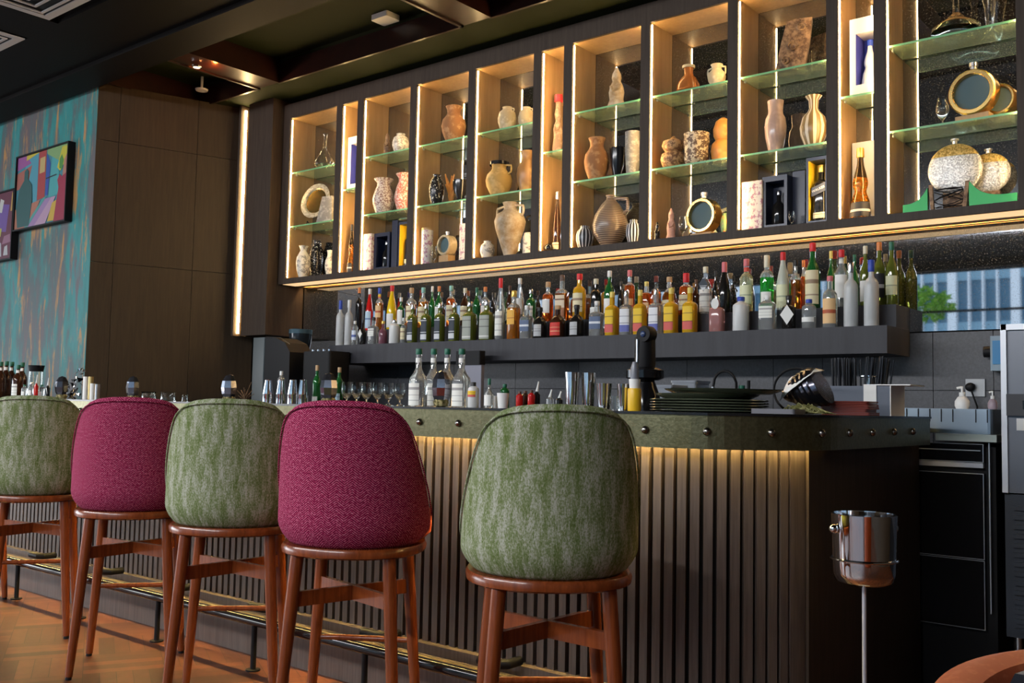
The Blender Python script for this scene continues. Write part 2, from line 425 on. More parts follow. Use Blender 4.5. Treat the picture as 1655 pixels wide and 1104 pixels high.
# ================================================================== DISPLAY SHELVING
NI = [(-6.085, -5.543), (-5.481, -5.313), (-5.251, -4.775), (-4.715, -4.238), (-4.176, -3.697), (-3.636, -3.465), (-3.403, -2.921),
      (-2.861, -2.378), (-2.319, -1.838), (-1.778, -1.603), (-1.543, -.976), (-.90, -.42), (-.36, .12), (.18, .66)]
ZB, Z1, Z2, ZN, ZT = 2.055, 2.463, 2.883, 2.675, 3.305
def shelving():
    x0, x1 = -6.165, .74
    t = empty('display_shelving', (x0, W, 2.015), 0, 'long wall-hung dark wood shelving with warm-lit open niches above the bottles', 'shelving')
    off = lambda b: b.xf(lambda x, y, z: (x-x0, y-W, z-2.015))
    b = MB(); fy0, fy1 = YU, YU+.018
    b.box(x0, x1, fy0, fy1, 2.015, ZB); b.box(x0, x1, fy0, fy1, ZT, CZ-.04)
    ed = [x0]+[v for n_ in NI for v in n_]+[x1]
    for i in range(0, len(ed), 2): b.box(ed[i], ed[i+1], fy0, fy1, ZB, ZT)
    b.box(x0, x0+.012, fy1, W-.003, 2.015, CZ-.04)
    b.box(x0, x1, fy1+.05, W-.003, ZT+.02, CZ-.04)
    off(b).build('face_frame', M_dwood, t)
    b = MB()
    for i in range(0, len(ed), 2): b.box(ed[i]+(.012 if i == 0 else 0), ed[i+1], fy1, W-.004, ZB, ZT)
    b.box(x0+.012, x1, fy1, W-.004, ZT, ZT+.02); b.box(x0+.012, x1, fy1, 4.924, 2.015, ZB); b.box(x0+.012, x1, 4.937, W-.004, 2.015, ZB); b.box(x0+.012, x1, 4.924, 4.937, 2.038, ZB)
    off(b).build('niche_lining', M_tan, t)
    for a, c in NI:
        for xa, xb in ((a+.0003, a+.0033), (c-.0033, c-.0003)):
            b = MB(); b.box(xa, xb, fy1, fy1+.006, ZB+.01, ZT-.01); off(b).build('light_strip', M_led, t)
    b = MB(); b.box(x0+.03, .7, 4.9255, 4.9355, 2.030, 2.0375); off(b).build('light_strip', M_led, t)
    b = MB(); b.box(x0+.03, .7, fy1+.004, fy1+.125, 2.0125, 2.0148); off(b).build('added_underside_glow', mat('warm_underside_glow', (.9, .7, .45), .5, emis=(1, .66, .33), es=.95), t)  # glowing sheet added so the wood underside reads as brightly lit
    for i, (a, c) in enumerate(NI[:13]):
        for z in ((ZN,) if i in (1, 5, 9) else (Z1, Z2)):
            b = MB(); b.box(a+.002, c-.002, fy1+.012, W-.02, z-.010, z); b.mi[2] = 1; off(b).build('glass_shelf', [M_shelf, M_gedge], t)
            for xx in (a+.004, c-.010):
                b = MB(); b.box(xx, xx+.006, fy1+.05, fy1+.062, z-.02, z-.0105); off(b).build('shelf_pin', M_steel, t)
shelving()

# ================================================================== LEDGE WITH BOTTLES
LZ, LZ2, LY, LY2 = 1.520, 1.630, 4.62, 4.75
t = empty('bottle_ledge', (-5.45, LY, 1.39), 0, 'charcoal two-step ledge carrying the row of liquor bottles under the niches', 'ledge')
MB().box(0, 3.93, 0, W-LY-.004, 0, LZ-1.39).build('lower_step', M_ledge, t)
MB().box(0, 3.93, LY2-LY, W-LY-.004, LZ-1.389, LZ2-1.39).build('upper_step', M_ledge, t)

# bottle glass colours
def liquor(name, col, level=.62, top=(.80, .84, .82), tr=.75, rough=.04):
    mt = mat(name, col, rough, trans=tr)
    tc = N(mt, 'ShaderNodeTexCoord'); sp = N(mt, 'ShaderNodeSeparateXYZ'); L(mt, tc.outputs['Generated'], sp.inputs[0])
    L(mt, ramp(mt, sp.outputs[2], [(level-.005, col), (level+.005, top)]), bsdf(mt).inputs['Base Color'])
    return mt
G = {
 'clear': mat('bottle_clear', (.86, .90, .90), .03, trans=.85),
 'frost': M_frost,
 'red': mat('bottle_red', (.62, .015, .012), .08, trans=.35),
 'amber': liquor('bottle_amber', (.75, .26, .02), .66),
 'whisky': liquor('bottle_whisky', (.42, .12, .015), .62),
 'gold': mat('bottle_gold', (.80, .46, .02), .06, trans=.4),
 'deep': liquor('bottle_deep_amber', (.42, .15, .012), .60, top=(.05, .03, .015)),
 'yellow': mat('bottle_yellow', (.85, .58, .01), .15, trans=.15),
 'orange': liquor('bottle_orange', (.80, .15, .02), .70),
 'green': mat('bottle_green', (.02, .16, .035), .06, trans=.4),
 'lime': liquor('bottle_lime', (.03, .55, .05), .62),
 'olive': mat('bottle_olive', (.16, .19, .03), .06, trans=.4),
 'dark': mat('bottle_dark', (.012, .011, .010), .08),
 'brown': mat('bottle_brown', (.05, .018, .008), .07, trans=.2),
 'pink': mat('bottle_pink', (.58, .27, .25), .08, trans=.45),
 'plum': mat('bottle_plum', (.16, .06, .08), .12),
 'pearl': mat('bottle_pearl', (.62, .63, .62), .35),
 'pale': liquor('bottle_pale', (.78, .78, .50), .78),
 'milky': mat('bottle_milky', (.62, .66, .56), .3, trans=.3),
}
def C(name, col, r=.45, metal=0): return mat('cap_'+name, col, r, metal)
K = {'blue': C('blue', (.03, .07, .42)), 'white': C('white', (.75, .76, .74)), 'orange': C('orange', (.65, .22, .06)), 'red': C('red', (.60, .02, .03)),
     'black': C('black', (.012, .012, .012)), 'cork': C('cork', (.50, .33, .18), .8), 'green': C('green', (.01, .12, .07)), 'teal': C('teal', (.25, .52, .46)),
     'silver': C('silver', (.7, .7, .7), .25, 1), 'gold': C('gold', (.70, .50, .12), .3, .7), 'cream': C('cream', (.68, .64, .48)), 'pink': C('pink', (.62, .16, .18)),
     'yellow': C('yellow', (.75, .60, .15)), 'brown': C('brown', (.10, .05, .03))}
def lab(name, base, bands, noise_amt=.0):
    mt = mat('label_'+name, base, .6)
    if bands:
        tc = N(mt, 'ShaderNodeTexCoord'); sp = N(mt, 'ShaderNodeSeparateXYZ'); L(mt, tc.outputs['Generated'], sp.inputs[0])
        st = [(0, base)]
        for a, b_, c in bands: st += [(a, c), (b_, base)]
        L(mt, ramp(mt, sp.outputs[2], st, 'CONSTANT'), bsdf(mt).inputs['Base Color'])
    return mt
INK = (.10, .10, .12)
Lb = {'white': lab('white', (.78, .78, .72), [(.2, .24, (.45, .45, .42)), (.45, .48, (.4, .4, .38)), (.7, .82, (.35, .34, .33))]),
      'cream': lab('cream', (.74, .66, .42), [(.25, .29, (.4, .3, .2)), (.6, .72, (.32, .22, .14))]),
      'plain': lab('plain', (.80, .80, .76), []),
      'wine': lab('black_and_white', (.03, .04, .055), [(.06, .30, (.62, .64, .66)), (.36, .40, (.55, .56, .58)), (.90, .94, (.6, .6, .6))]),
      'grey': lab('grey_stripes', (.36, .38, .33), [(.08, .14, (.7, .7, .66)), (.5, .54, (.16, .17, .15)), (.8, .84, (.2, .2, .18))]),
      'tequila': lab('yellow_and_red', (.80, .52, .02), [(0.001, .34, (.62, .11, .09)), (.34, .37, (.2, .05, .02)), (.68, .72, (.35, .2, .02))]),
      'silver': lab('white_and_blue', (.74, .74, .76), [(0.001, .30, (.12, .14, .42)), (.36, .40, (.3, .3, .35)), (.66, .7, (.4, .4, .45))]),
      'bluebox': lab('blue_white', (.62, .68, .78), [(.3, .55, (.10, .15, .40))]),
      'orange': lab('orange', (.78, .42, .06), [(.4, .46, (.5, .18, .03))]),
      'redl': lab('red', (.60, .04, .03), [(.3, .36, (.75, .4, .2)), (.6, .64, (.75, .4, .2))]),
      'black': lab('black', (.02, .02, .025), [(.4, .55, (.45, .45, .45))]),
      'greyd': lab('round_grey', (.46, .47, .48), [(.4, .46, (.2, .2, .2)), (.6, .63, (.2, .2, .2))]),
      'navy': lab('round_blue', (.10, .14, .24), [(.42, .60, (.7, .72, .75))]),
      'peach': lab('peach', (.78, .50, .24), [(.40, .55, (.45, .10, .04))]),
      'portrait': lab('portrait', (.74, .60, .42), [(.05, .45, (.40, .17, .08)), (.78, .84, (.2, .1, .06))]),
      'pale': lab('pale_yellow', (.72, .74, .48), [(.45, .52, (.4, .45, .3))]),
      'blue': lab('light_blue', (.50, .66, .78), [(.5, .6, (.2, .3, .5))])}
PROF = {   # (radius fraction, height fraction); the neck runs to .97, the cap covers from capz
 'tall': [(.0, 0), (.93, 0), (1, .02), (1, .60), (.93, .66), (.70, .705), (.42, .735), (.37, .76), (.36, .97)],
 'wine': [(.0, 0), (.93, 0), (1, .02), (1, .52), (.92, .60), (.66, .67), (.42, .73), (.36, .78), (.35, .97)],
 'flute': [(.0, 0), (.93, 0), (1, .02), (1, .38), (.92, .50), (.72, .63), (.50, .74), (.37, .82), (.34, .97)],
 'whisky': [(.0, 0), (.95, 0), (1, .015), (1, .62), (.94, .665), (.66, .71), (.40, .735), (.36, .78), (.37, .97)],
 'square': [(.0, 0), (.96, 0), (1, .015), (1, .60), (.93, .64), (.60, .68), (.36, .70), (.33, .97)],
 'squat': [(.0, 0), (.92, 0), (1, .03), (1, .38), (.95, .50), (.78, .60), (.45, .67), (.32, .70), (.32, .97)],
 'short': [(.0, 0), (.95, 0), (1, .02), (1, .70), (.95, .76), (.60, .82), (.40, .85), (.38, .97)],
 'bulb': [(.0, 0), (.88, 0), (1, .03), (.98, .10), (.84, .27), (.60, .37), (.55, .41), (.70, .47), (.72, .53), (.55, .64), (.34, .76), (.27, .86), (.30, .97)],
}
MESHC = {}
def mkmesh(key, fn):
    if key not in MESHC: MESHC[key] = fn()
    return MESHC[key]
def bottle(x, y, z, Ht, R, kind, glass, cap, labelm, lz, label, name='liquor_bottle', cat='bottle', group=None, capz=.87, rot=0, lw=62, seal=None, disc=None, sq=None):
    n = 5.5 if kind == 'square' else 2.0
    if sq: n = sq
    t = empty(name, (x, y, z), rot, label, cat, group)
    pr = [(r*R, h_*Ht) for r, h_ in PROF[kind]]
    MB().lathe(pr, 20 if n > 2 else 18, n=n).build('glass_body', G[glass], t, smooth=True)
    nr = PROF[kind][-1][0]*R
    if cap:
        cr = nr*1.22
        MB().lathe([(cr*.96, capz*Ht), (cr, capz*Ht+.002), (cr, Ht*.985), (cr*.9, Ht)], 14).build('cap', K[cap], t, smooth=True)
    def patch(z0, z1, half, off=.0008, r0=None):
        vs = []; k = 12; nz = 6
        for j in range(nz+1):
            hz = z0+(z1-z0)*j/nz
            for (ra, ha), (rb, hb) in zip(PROF[kind], PROF[kind][1:]):
                if ha <= hz <= hb: rr = ra+(rb-ra)*((hz-ha)/(hb-ha) if hb > ha else 0)
            for i in range(k+1):
                a = radians(-90-half+2*half*i/k); ca, sa = cos(a), sin(a); q = (abs(ca)**n+abs(sa)**n)**(-1/n)
                r_ = rr*R*q+off; vs.append((r_*ca, r_*sa, hz*Ht))
        fs = [(j*(k+1)+i, j*(k+1)+i+1, (j+1)*(k+1)+i+1, (j+1)*(k+1)+i) for j in range(nz) for i in range(k)]
        return MB().add(vs, fs)
    if labelm:
        patch(lz[0], lz[1], lw if n == 2 else 44).build('label', Lb[labelm], t, smooth=True)
    if seal: patch(.76, .84, 100).build('neck_label', Lb[seal], t, smooth=True)
    if disc:   # a round or diamond paper label standing on the front
        kd, zc, rr = disc[:3]; seg = 4 if kd == 'diamond' else 20
        vs = [(rr*R*cos(2*pi*i/seg)*(.9 if seg > 4 else .95), -R*1.06-.001, zc*Ht+rr*R*sin(2*pi*i/seg)*(1.25 if seg > 4 else 1.4)) for i in range(seg)]
        vs2 = [(a, b+.002, c) for a, b, c in vs]
        MB().add(vs+vs2, [tuple(range(seg)), tuple(range(2*seg-1, seg-1, -1))]+[(i, i+seg, (i+1) % seg+seg, (i+1) % seg) for i in range(seg)]).build('label', Lb[disc[3]] if len(disc) > 3 else Lb['plain'], t)
    return t
GL = 'liquor bottles on the lower step of the ledge'; GU = 'liquor bottles on the upper step of the ledge'
LOW = [ # px, top y, width px, kind, glass, cap, label, label z-range, description, extras, y offset
 (551, 486, 13.5, 'tall', 'frost', 'blue', None, 0, 'frosted vodka bottle with a blue cap, leftmost on the ledge', {'capz': .80}, 0),
 (565, 485, 14, 'tall', 'frost', 'white', None, 0, 'frosted vodka bottle with a pale cap, second from the left end of the ledge', {'capz': .83}, .03),
 (574, 519, 10.5, 'short', 'clear', 'white', 'bluebox', (.2, .6), 'short clear bottle with blue and white label beside the two frosted bottles at left', {}, -.02),
 (587, 517, 11.5, 'squat', 'dark', 'black', None, 0, 'short dark bottle with a white diamond label near the left end', {'disc': ('diamond', .42, .95)}, -.02),
 (604, 513, 15, 'square', 'clear', 'black', 'white', (.30, .58), 'short square clear gin bottle with black stopper, left part of the ledge', {}, 0),
 (619.5, 519, 14.5, 'squat', 'plum', 'gold', None, 0, 'small plum coloured rounded bottle with gold neck', {}, 0),
 (638, 517, 18, 'short', 'pearl', 'silver', None, 0, 'squat pearl white bottle with silver cap, left part of the ledge', {}, 0),
 (652.5, 514, 10, 'whisky', 'clear', 'white', 'cream', (.15, .6), 'slim clear bottle with a cream label left of the four olive bottles', {}, 0),
 (667.5, 492, 15.5, 'whisky', 'olive', 'silver', 'wine', (.04, .60), 'olive bottle with black and white label, leftmost of the four alike', {'sq': 3.2}, 0),
 (689.5, 491, 16, 'whisky', 'olive', 'silver', 'wine', (.04, .60), 'olive bottle with black and white label, second of the four alike from the left', {'sq': 3.2}, 0),
 (711.5, 490, 16, 'whisky', 'olive', 'silver', 'wine', (.04, .60), 'olive bottle with black and white label, third of the four alike from the left', {'sq': 3.2}, 0),
 (735, 489.5, 16.5, 'whisky', 'olive', 'silver', 'wine', (.04, .60), 'olive bottle with black and white label, rightmost of the four alike', {'sq': 3.2}, 0),
 (760, 488, 22, 'whisky', 'olive', 'silver', 'grey', (.03, .62), 'broad olive bottle with striped grey label, left one of a pair', {'sq': 3.2}, 0),
 (787.5, 486, 23, 'whisky', 'olive', 'silver', 'grey', (.03, .62), 'broad olive bottle with striped grey label, right one of a pair', {'sq': 3.2}, 0),
 (809.5, 450, 17, 'flute', 'clear', 'red', 'white', (.06, .46), 'tall clear bottle with a red cap standing on the lower step', {'capz': .84}, -.02),
 (831, 470, 20, 'whisky', 'amber', 'gold', 'orange', (.30, .60), 'amber bottle with an orange label on the lower step, right of the tall red-capped one', {'sq': 3}, 0),
 (852, 494, 20, 'square', 'clear', 'white', 'navy', (.22, .55), 'clear square bottle with a round blue label, left one of two', {}, 0),
 (873, 497, 24, 'squat', 'dark', 'black', 'greyd', (.06, .44), 'squat black bottle with an oval grey label, left one of two', {'lw': 34}, 0),
 (902, 494, 27, 'squat', 'brown', 'cork', 'redl', (.06, .46), 'squat brown bottle with a red label between the two squat black bottles', {'lw': 44}, 0),
 (932.5, 493, 25, 'squat', 'dark', 'black', 'greyd', (.06, .46), 'squat black bottle with an oval grey label, right one of two', {'lw': 34}, 0),
 (965, 487, 22.5, 'square', 'clear', 'white', 'navy', (.20, .55), 'clear square bottle with a round blue label, right one of two', {}, 0),
 (989.5, 472, 20.5, 'square', 'gold', 'yellow', 'tequila', (.07, .58), 'golden tequila bottle with yellow and red label, leftmost of the four alike', {'sq': 3.5}, 0),
 (1012.5, 470, 20.5, 'square', 'clear', 'silver', 'silver', (.07, .58), 'clear tequila bottle with white and blue label, left one of two', {'sq': 3.5}, 0),
 (1035, 469, 20.5, 'square', 'gold', 'yellow', 'tequila', (.07, .58), 'golden tequila bottle with yellow and red label, second of the four alike from the left', {'sq': 3.5}, 0),
 (1060.5, 467.5, 21.5, 'square', 'clear', 'silver', 'silver', (.07, .58), 'clear tequila bottle with white and blue label, right one of two', {'sq': 3.5}, 0),
 (1085, 466, 21.5, 'square', 'gold', 'yellow', 'tequila', (.07, .58), 'golden tequila bottle with yellow and red label, third of the four alike from the left', {'sq': 3.5}, 0),
 (1115.5, 465, 22.5, 'square', 'gold', 'yellow', 'tequila', (.07, .58), 'golden tequila bottle with yellow and red label, rightmost of the four alike', {'sq': 3.5}, 0),
 (1159, 478, 23, 'square', 'pink', 'silver', None, 0, 'pink tinted square bottle with a round white paper tag at its neck', {'disc': ('round', .76, .62)}, 0),
 (1197.5, 480, 27, 'short', 'pearl', 'blue', None, 0, 'squat pearl white bottle with a small blue cap, right part of the ledge', {}, 0),
 (1240.5, 478, 26, 'short', 'clear', 'white', 'white', (.34, .68), 'clear square-shouldered gin bottle with a white label in front of the green liqueur', {'sq': 5}, 0),
 (1275, 478, 22.5, 'whisky', 'dark', 'black', None, 0, 'black apothecary bottle with a white diamond label, right part of the ledge', {'disc': ('diamond', .42, 1.05)}, 0),
 (1307.5, 484, 23, 'short', 'clear', 'blue', 'plain', (.22, .38), 'low clear bottle with a blue cap and narrow white label', {}, 0),
 (1341.5, 446.5, 23.5, 'tall', 'clear', 'pink', 'peach', (.08, .56), 'clear vodka bottle with a peach label and round brown mark', {'capz': .9}, 0),
 (1375, 425, 23, 'tall', 'frost', 'silver', None, 0, 'tall frosted vodka bottle with a silver cap near the right end', {'capz': .84}, 0),
 (1408, 420.5, 24, 'tall', 'frost', 'blue', None, 0, 'tall frosted vodka bottle with a blue cap, rightmost on the lower step', {'capz': .82}, 0),
]
HI = [
 (581, 465, 11, 'whisky', 'dark', 'orange', None, 0, 'dark bottle with an orange stopper, leftmost on the upper step', {}, .0),
 (598, 467, 13, 'flute', 'red', 'white', 'blue', (.06, .46), 'bright red liqueur bottle with a white cap', {}, 0),
 (614, 465.5, 13, 'whisky', 'amber', 'blue', 'peach', (.3, .58), 'amber bottle with a blue cap and yellow neck', {'seal': 'tequila'}, .0),
 (634, 462, 16, 'flute', 'yellow', 'red', 'plain', (.05, .36), 'yellow liqueur bottle with a red cap', {}, 0),
 (648.5, 481, 12, 'whisky', 'green', 'white', 'plain', (.15, .6), 'green bottle with a plain white label behind the slim clear one', {}, 0),
 (665.5, 465.5, 17, 'whisky', 'whisky', 'cork', 'cream', (.18, .55), 'dark whisky bottle with a cork top behind the first olive bottle', {}, 0),
 (684.5, 465, 16, 'whisky', 'amber', 'teal', 'cream', (.15, .52), 'amber bottle with a pale teal neck behind the second olive bottle', {}, 0),
 (699, 463, 10.5, 'wine', 'green', 'white', None, 0, 'green bottle with a white cap just left of the orange-topped one', {}, .04),
 (710, 463, 13, 'wine', 'green', 'orange', 'plain', (.15, .5), 'dark green bottle with an orange capsule behind the third olive bottle', {}, 0),
 (729.5, 462, 15, 'whisky', 'orange', 'teal', 'cream', (.15, .52), 'orange brown bottle with a teal capsule behind the fourth olive bottle', {}, 0),
 (752, 466, 15, 'wine', 'brown', 'cream', 'cream', (.15, .52), 'dark red bottle with a cream capsule behind the first striped-label bottle', {}, 0),
 (771, 465, 12.5, 'wine', 'green', 'green', None, 0, 'very dark green bottle with green capsule between the striped-label pair', {}, 0),
 (784.5, 464, 13.5, 'whisky', 'clear', 'orange', 'plain', (.1, .5), 'clear bottle with an orange cork behind the second striped-label bottle', {}, 0),
 (797, 473, 9, 'wine', 'dark', 'black', None, 0, 'slim black bottle just left of the tall red-capped clear one', {}, .02),
 (824, 462, 11, 'wine', 'brown', 'brown', 'cream', (.1, .4), 'brown bottle behind the amber one with the orange label', {}, 0),
 (840.5, 450, 16, 'flute', 'clear', 'white', 'plain', (.2, .55), 'clear bottle with tall white capsule and white label', {}, 0),
 (858.5, 468, 16, 'whisky', 'green', 'silver', 'white', (.1, .5), 'dark green bottle with a silver cap left of the shield-label whisky', {}, 0),
 (886, 456, 18.5, 'whisky', 'orange', 'cork', 'plain', (.22, .56), 'red brown whisky with a white shield label', {'lw': 50}, 0),
 (909, 445, 19.5, 'square', 'whisky', 'brown', 'portrait', (.06, .56), 'brown whisky in a square bottle with a portrait label', {}, 0),
 (937, 443, 22, 'whisky', 'gold', 'red', 'cream', (.18, .58), 'golden whisky with a red cap and large cream label', {}, 0),
 (963.5, 451, 18.5, 'whisky', 'dark', 'cream', 'plain', (.1, .3), 'black bottle with a cream cork behind the second round blue label', {}, 0),
 (985.5, 438, 18, 'wine', 'green', 'white', 'plain', (.12, .42), 'green bottle with a white capsule behind the first golden tequila', {}, 0),
 (1004, 455, 11, 'wine', 'dark', 'black', None, 0, 'slim dark bottle behind and between the first golden and clear tequilas', {}, .04),
 (1018, 437, 17.5, 'whisky', 'orange', 'pink', 'peach', (.1, .4), 'orange brown bottle with coral and teal capsule', {'seal': 'blue'}, 0),
 (1045, 455.5, 18, 'square', 'orange', 'yellow', 'peach', (.1, .4), 'amber liqueur with a yellow cap behind the second golden tequila', {}, 0),
 (1082, 448, 24, 'squat', 'whisky', 'cork', 'cream', (.1, .4), 'broad dark rum bottle with a cork stopper', {}, 0),
 (1109, 442, 23, 'whisky', 'orange', 'red', 'cream', (.12, .48), 'orange bourbon bottle with a dripping red wax cap', {'capz': .78}, 0),
 (1125, 452, 12, 'wine', 'brown', 'brown', None, 0, 'brown bottle just right of the red wax bourbon', {}, .04),
 (1140.5, 431.5, 20, 'wine', 'clear', 'cream', 'white', (.05, .52), 'clear bottle with white label and dark green diamond mark', {'disc': ('diamond', .62, .85, 'wine')}, 0),
 (1156.5, 438, 10, 'wine', 'dark', 'black', None, 0, 'slim black bottle left of the pink-capped one', {}, .04),
 (1171, 424, 21, 'flute', 'dark', 'pink', None, 0, 'tall black bottle with a coral pink cap', {'capz': .8}, 0),
 (1206.5, 419, 22, 'tall', 'pale', 'pink', 'pale', (.14, .50), 'pale yellow spirit with a pink neck band', {'capz': .86, 'seal': 'redl'}, 0),
 (1239.5, 413, 22, 'tall', 'lime', 'cream', 'plain', (.10, .34), 'bright green liqueur bottle with a cream capsule', {'capz': .78, 'lw': 48}, 0),
 (1265.5, 408, 21, 'flute', 'milky', 'red', 'pale', (.04, .44), 'cloudy pale slender bottle with a red cap', {'capz': .86}, 0),
 (1286, 420, 16, 'whisky', 'whisky', 'black', None, 0, 'dark whisky with a black cap right of the cloudy slender bottle', {}, .03),
 (1298.5, 421, 12, 'wine', 'orange', 'orange', None, 0, 'orange bottle half hidden left of the tall red-topped green one', {}, .085),
 (1313.5, 393, 24.5, 'wine', 'green', 'red', 'cream', (.07, .58), 'tallest green bottle with a red cap and a large cream label', {}, 0),
 (1343, 406, 13, 'wine', 'green', 'yellow', None, 0, 'green bottle with a yellow capsule left of the white-label red-capped one', {}, .05),
 (1360, 404, 22.5, 'wine', 'clear', 'red', 'plain', (.16, .56), 'clear bottle with a red cap and white label behind the peach-label vodka', {'seal': 'white'}, 0),
 (1381, 412, 14, 'wine', 'green', 'green', None, 0, 'dark green bottle behind the silver-capped frosted vodka', {}, .04),
 (1398.5, 398, 17, 'wine', 'olive', 'cream', 'plain', (.08, .42), 'olive wine bottle with a cream capsule between the two tall frosted vodkas', {}, 0),
 (1421, 392, 20, 'wine', 'olive', 'orange', 'black', (.12, .5), 'dark olive bottle with an orange capsule, second from the right end', {}, 0),
 (1441, 391.5, 20, 'wine', 'olive', 'green', 'pale', (.16, .46), 'dark green bottle with a pale green capsule, rightmost on the upper step', {}, 0),
]
def rows():
    for tbl, z, Y, g in ((LOW, LZ, LY+.055, GL), (HI, LZ2, LY2+.055, GU)):
        for px, ty, wp, kind, gl, cp, lb, lz, text, ex, dy in tbl:
            yy = Y+dy; x, zt = PX(px, ty, yy)
            R = wp*MPP(x, yy)/2*.98
            bottle(x, yy, z+.0005, zt-z, R, kind, gl, cp, lb, lz or (.1, .5), text, group=g, rot=radians(random.uniform(-4, 14)), **ex)
rows()

# ================================================================== NICHE CONTENTS
YM = 4.80
def put(px, py, z, Y=YM):
    x, zt = PX(px, py, Y); return x, zt-z, MPP(x, Y)
MT = {
 'terra': speck('terracotta', (.27, .125, .05), (.40, .22, .10), 22, .85), 'ochre': speck('ochre_clay', (.40, .26, .08), (.54, .36, .14), 16, .8),
 'cream': speck('cream_clay', (.44, .36, .22), (.58, .50, .34), 18, .8), 'marble': speck('white_marbled', (.30, .28, .24), (.75, .70, .58), 30, .5, .40, .5),
 'blackspk': speck('black_white_speckle', (.015, .015, .016), (.70, .68, .62), 75, .25, .60, .64), 'whitespk': speck('white_brown_speckle', (.62, .56, .50), (.22, .12, .10), 90, .45, .50, .56),
 'redspk': speck('coral_white_speckle', (.62, .18, .12), (.75, .62, .52), 80, .45, .50, .56), 'amph': speck('weathered_amphora', (.30, .21, .11), (.52, .45, .35), 9, .85, .4, .62, det=6),
 'ring': speck('brown_stoneware', (.22, .14, .09), (.36, .26, .18), 20, .6), 'stone': speck('grey_stone', (.22, .21, .19), (.36, .34, .30), 30, .8),
 'pinkclay': speck('pink_clay', (.42, .24, .20), (.52, .32, .26), 30, .8), 'gourd': speck('orange_gourd', (.48, .19, .035), (.60, .29, .07), 14, .5),
 'gourdd': speck('carved_gourd', (.22, .10, .04), (.60, .34, .14), 55, .6, .45, .55), 'amberg': mat('amber_glaze', (.32, .11, .03), .12), 'blk': mat('black_glaze', (.012, .012, .014), .15),
 'mauve': speck('mauve_glaze', (.42, .30, .25), (.52, .38, .32), 12, .18), 'crystal': None, 'tusk': speck('carved_brown_wood', (.10, .05, .022), (.30, .18, .09), 26, .6, .42, .58, det=5, bmp=.6)}
def stripes(name, a, b, n, ang=True):
    mt = mat(name, a, .3)
    tc = N(mt, 'ShaderNodeTexCoord'); sp = N(mt, 'ShaderNodeSeparateXYZ'); L(mt, tc.outputs['Object'], sp.inputs[0])
    if ang: v = math_(mt, 'ARCTAN2', sp.outputs[1], sp.outputs[0]); v = math_(mt, 'SINE', math_(mt, 'MULTIPLY', v, n))
    else: v = math_(mt, 'SINE', math_(mt, 'MULTIPLY', sp.outputs[2], n))
    v = math_(mt, 'MULTIPLY', math_(mt, 'ADD', v, 1), .5)
    L(mt, ramp(mt, v, [(.55, a), (.72, b)]), bsdf(mt).inputs['Base Color']); return mt
MT['bstripe'] = stripes('black_white_striped_glaze', (.015, .016, .02), (.55, .56, .58), 14)
MT['gstripe'] = stripes('brown_striped_gourd', (.20, .13, .05), (.68, .58, .42), 10)
MT['rib'] = stripes('ribbed_stoneware', (.13, .085, .06), (.36, .27, .19), 560, False)
MT['platerim'] = speck('silver_gilt_rim', (.45, .40, .26), (.75, .72, .60), 60, .3, .4, .6, .5)
def vase(x, z, Hh, R, prof, m_, label, Y=YM, name='vase', cat='vase', handles=0, mouth=None, seg=28, n=2, hr=.006, group=None, hz=(.62, .90), ho=1.0):
    t = empty(name, (x, Y, z+.0005), 0, label, cat, group)
    pr = [(0.0, 0)]+[(r*R, h_*Hh) for r, h_ in prof]
    rl, hl = pr[-1]; pr += [(rl*.82, hl), (rl*.78, hl-.03*Hh-.004), (0.0, hl-.12*Hh)]
    MB().lathe(pr, seg, cap=False, n=n).build('body', m_, t, smooth=50)
    for k in range(handles):
        sx = 1 if k == 0 else -1
        def rad(h_):
            for (ra, ha), (rb, hb) in zip(prof, prof[1:]):
                if ha <= h_ <= hb: return (ra+(rb-ra)*(h_-ha)/(hb-ha))*R
            return prof[-1][0]*R
        r0, r1 = rad(hz[0])-.002, rad(hz[1])-.002
        ro = max(r0, r1)+ho*.28*R
        pts = [(sx*r0, 0, hz[0]*Hh)]+[(sx*(ro+(.0 if q in (1, 5) else .02*R)), 0, (hz[0]+(hz[1]-hz[0])*q/6)*Hh) for q in range(1, 6)]+[(sx*r1, 0, hz[1]*Hh)]
        MB().tube(pts, hr, 8).build('handle', m_, t, smooth=True)
    if mouth: MB().lathe([(prof[-1][0]*R*1.03, Hh*.90), (prof[-1][0]*R*1.08, Hh*.91), (prof[-1][0]*R*1.08, Hh*1.005), (prof[-1][0]*R*.8, Hh*1.005)], 24, cap=False).build('rim', mouth, t, smooth=True)
    return t
P_JUG = [(.55, 0), (.62, .03), (.92, .28), (1, .45), (.90, .62), (.60, .75), (.52, .82), (.56, .92), (.68, 1)]
P_VASE = [(.50, 0), (.58, .03), (.85, .25), (1, .48), (.88, .66), (.52, .80), (.42, .86), (.50, .94), (.66, 1)]
P_AMPH = [(.30, 0), (.34, .02), (.58, .22), (.92, .52), (1, .66), (.85, .78), (.50, .84), (.40, .88), (.42, .95), (.50, 1)]
P_POT = [(.55, 0), (.75, .08), (.98, .35), (1, .55), (.85, .78), (.52, .9), (.48, .95), (.55, 1)]
P_SPECK = [(.60, 0), (.66, .02), (.95, .28), (1, .42), (.80, .66), (.60, .80), (.62, .90), (.90, 1)]
P_BOWL = [(.35, 0), (.40, .04), (.80, .40), (.98, .75), (1, 1)]
def box3(px0, px1, ty, by_z, Y0, Y1, m_, label, name='gift_box', cat='box', parts=None):
    pass
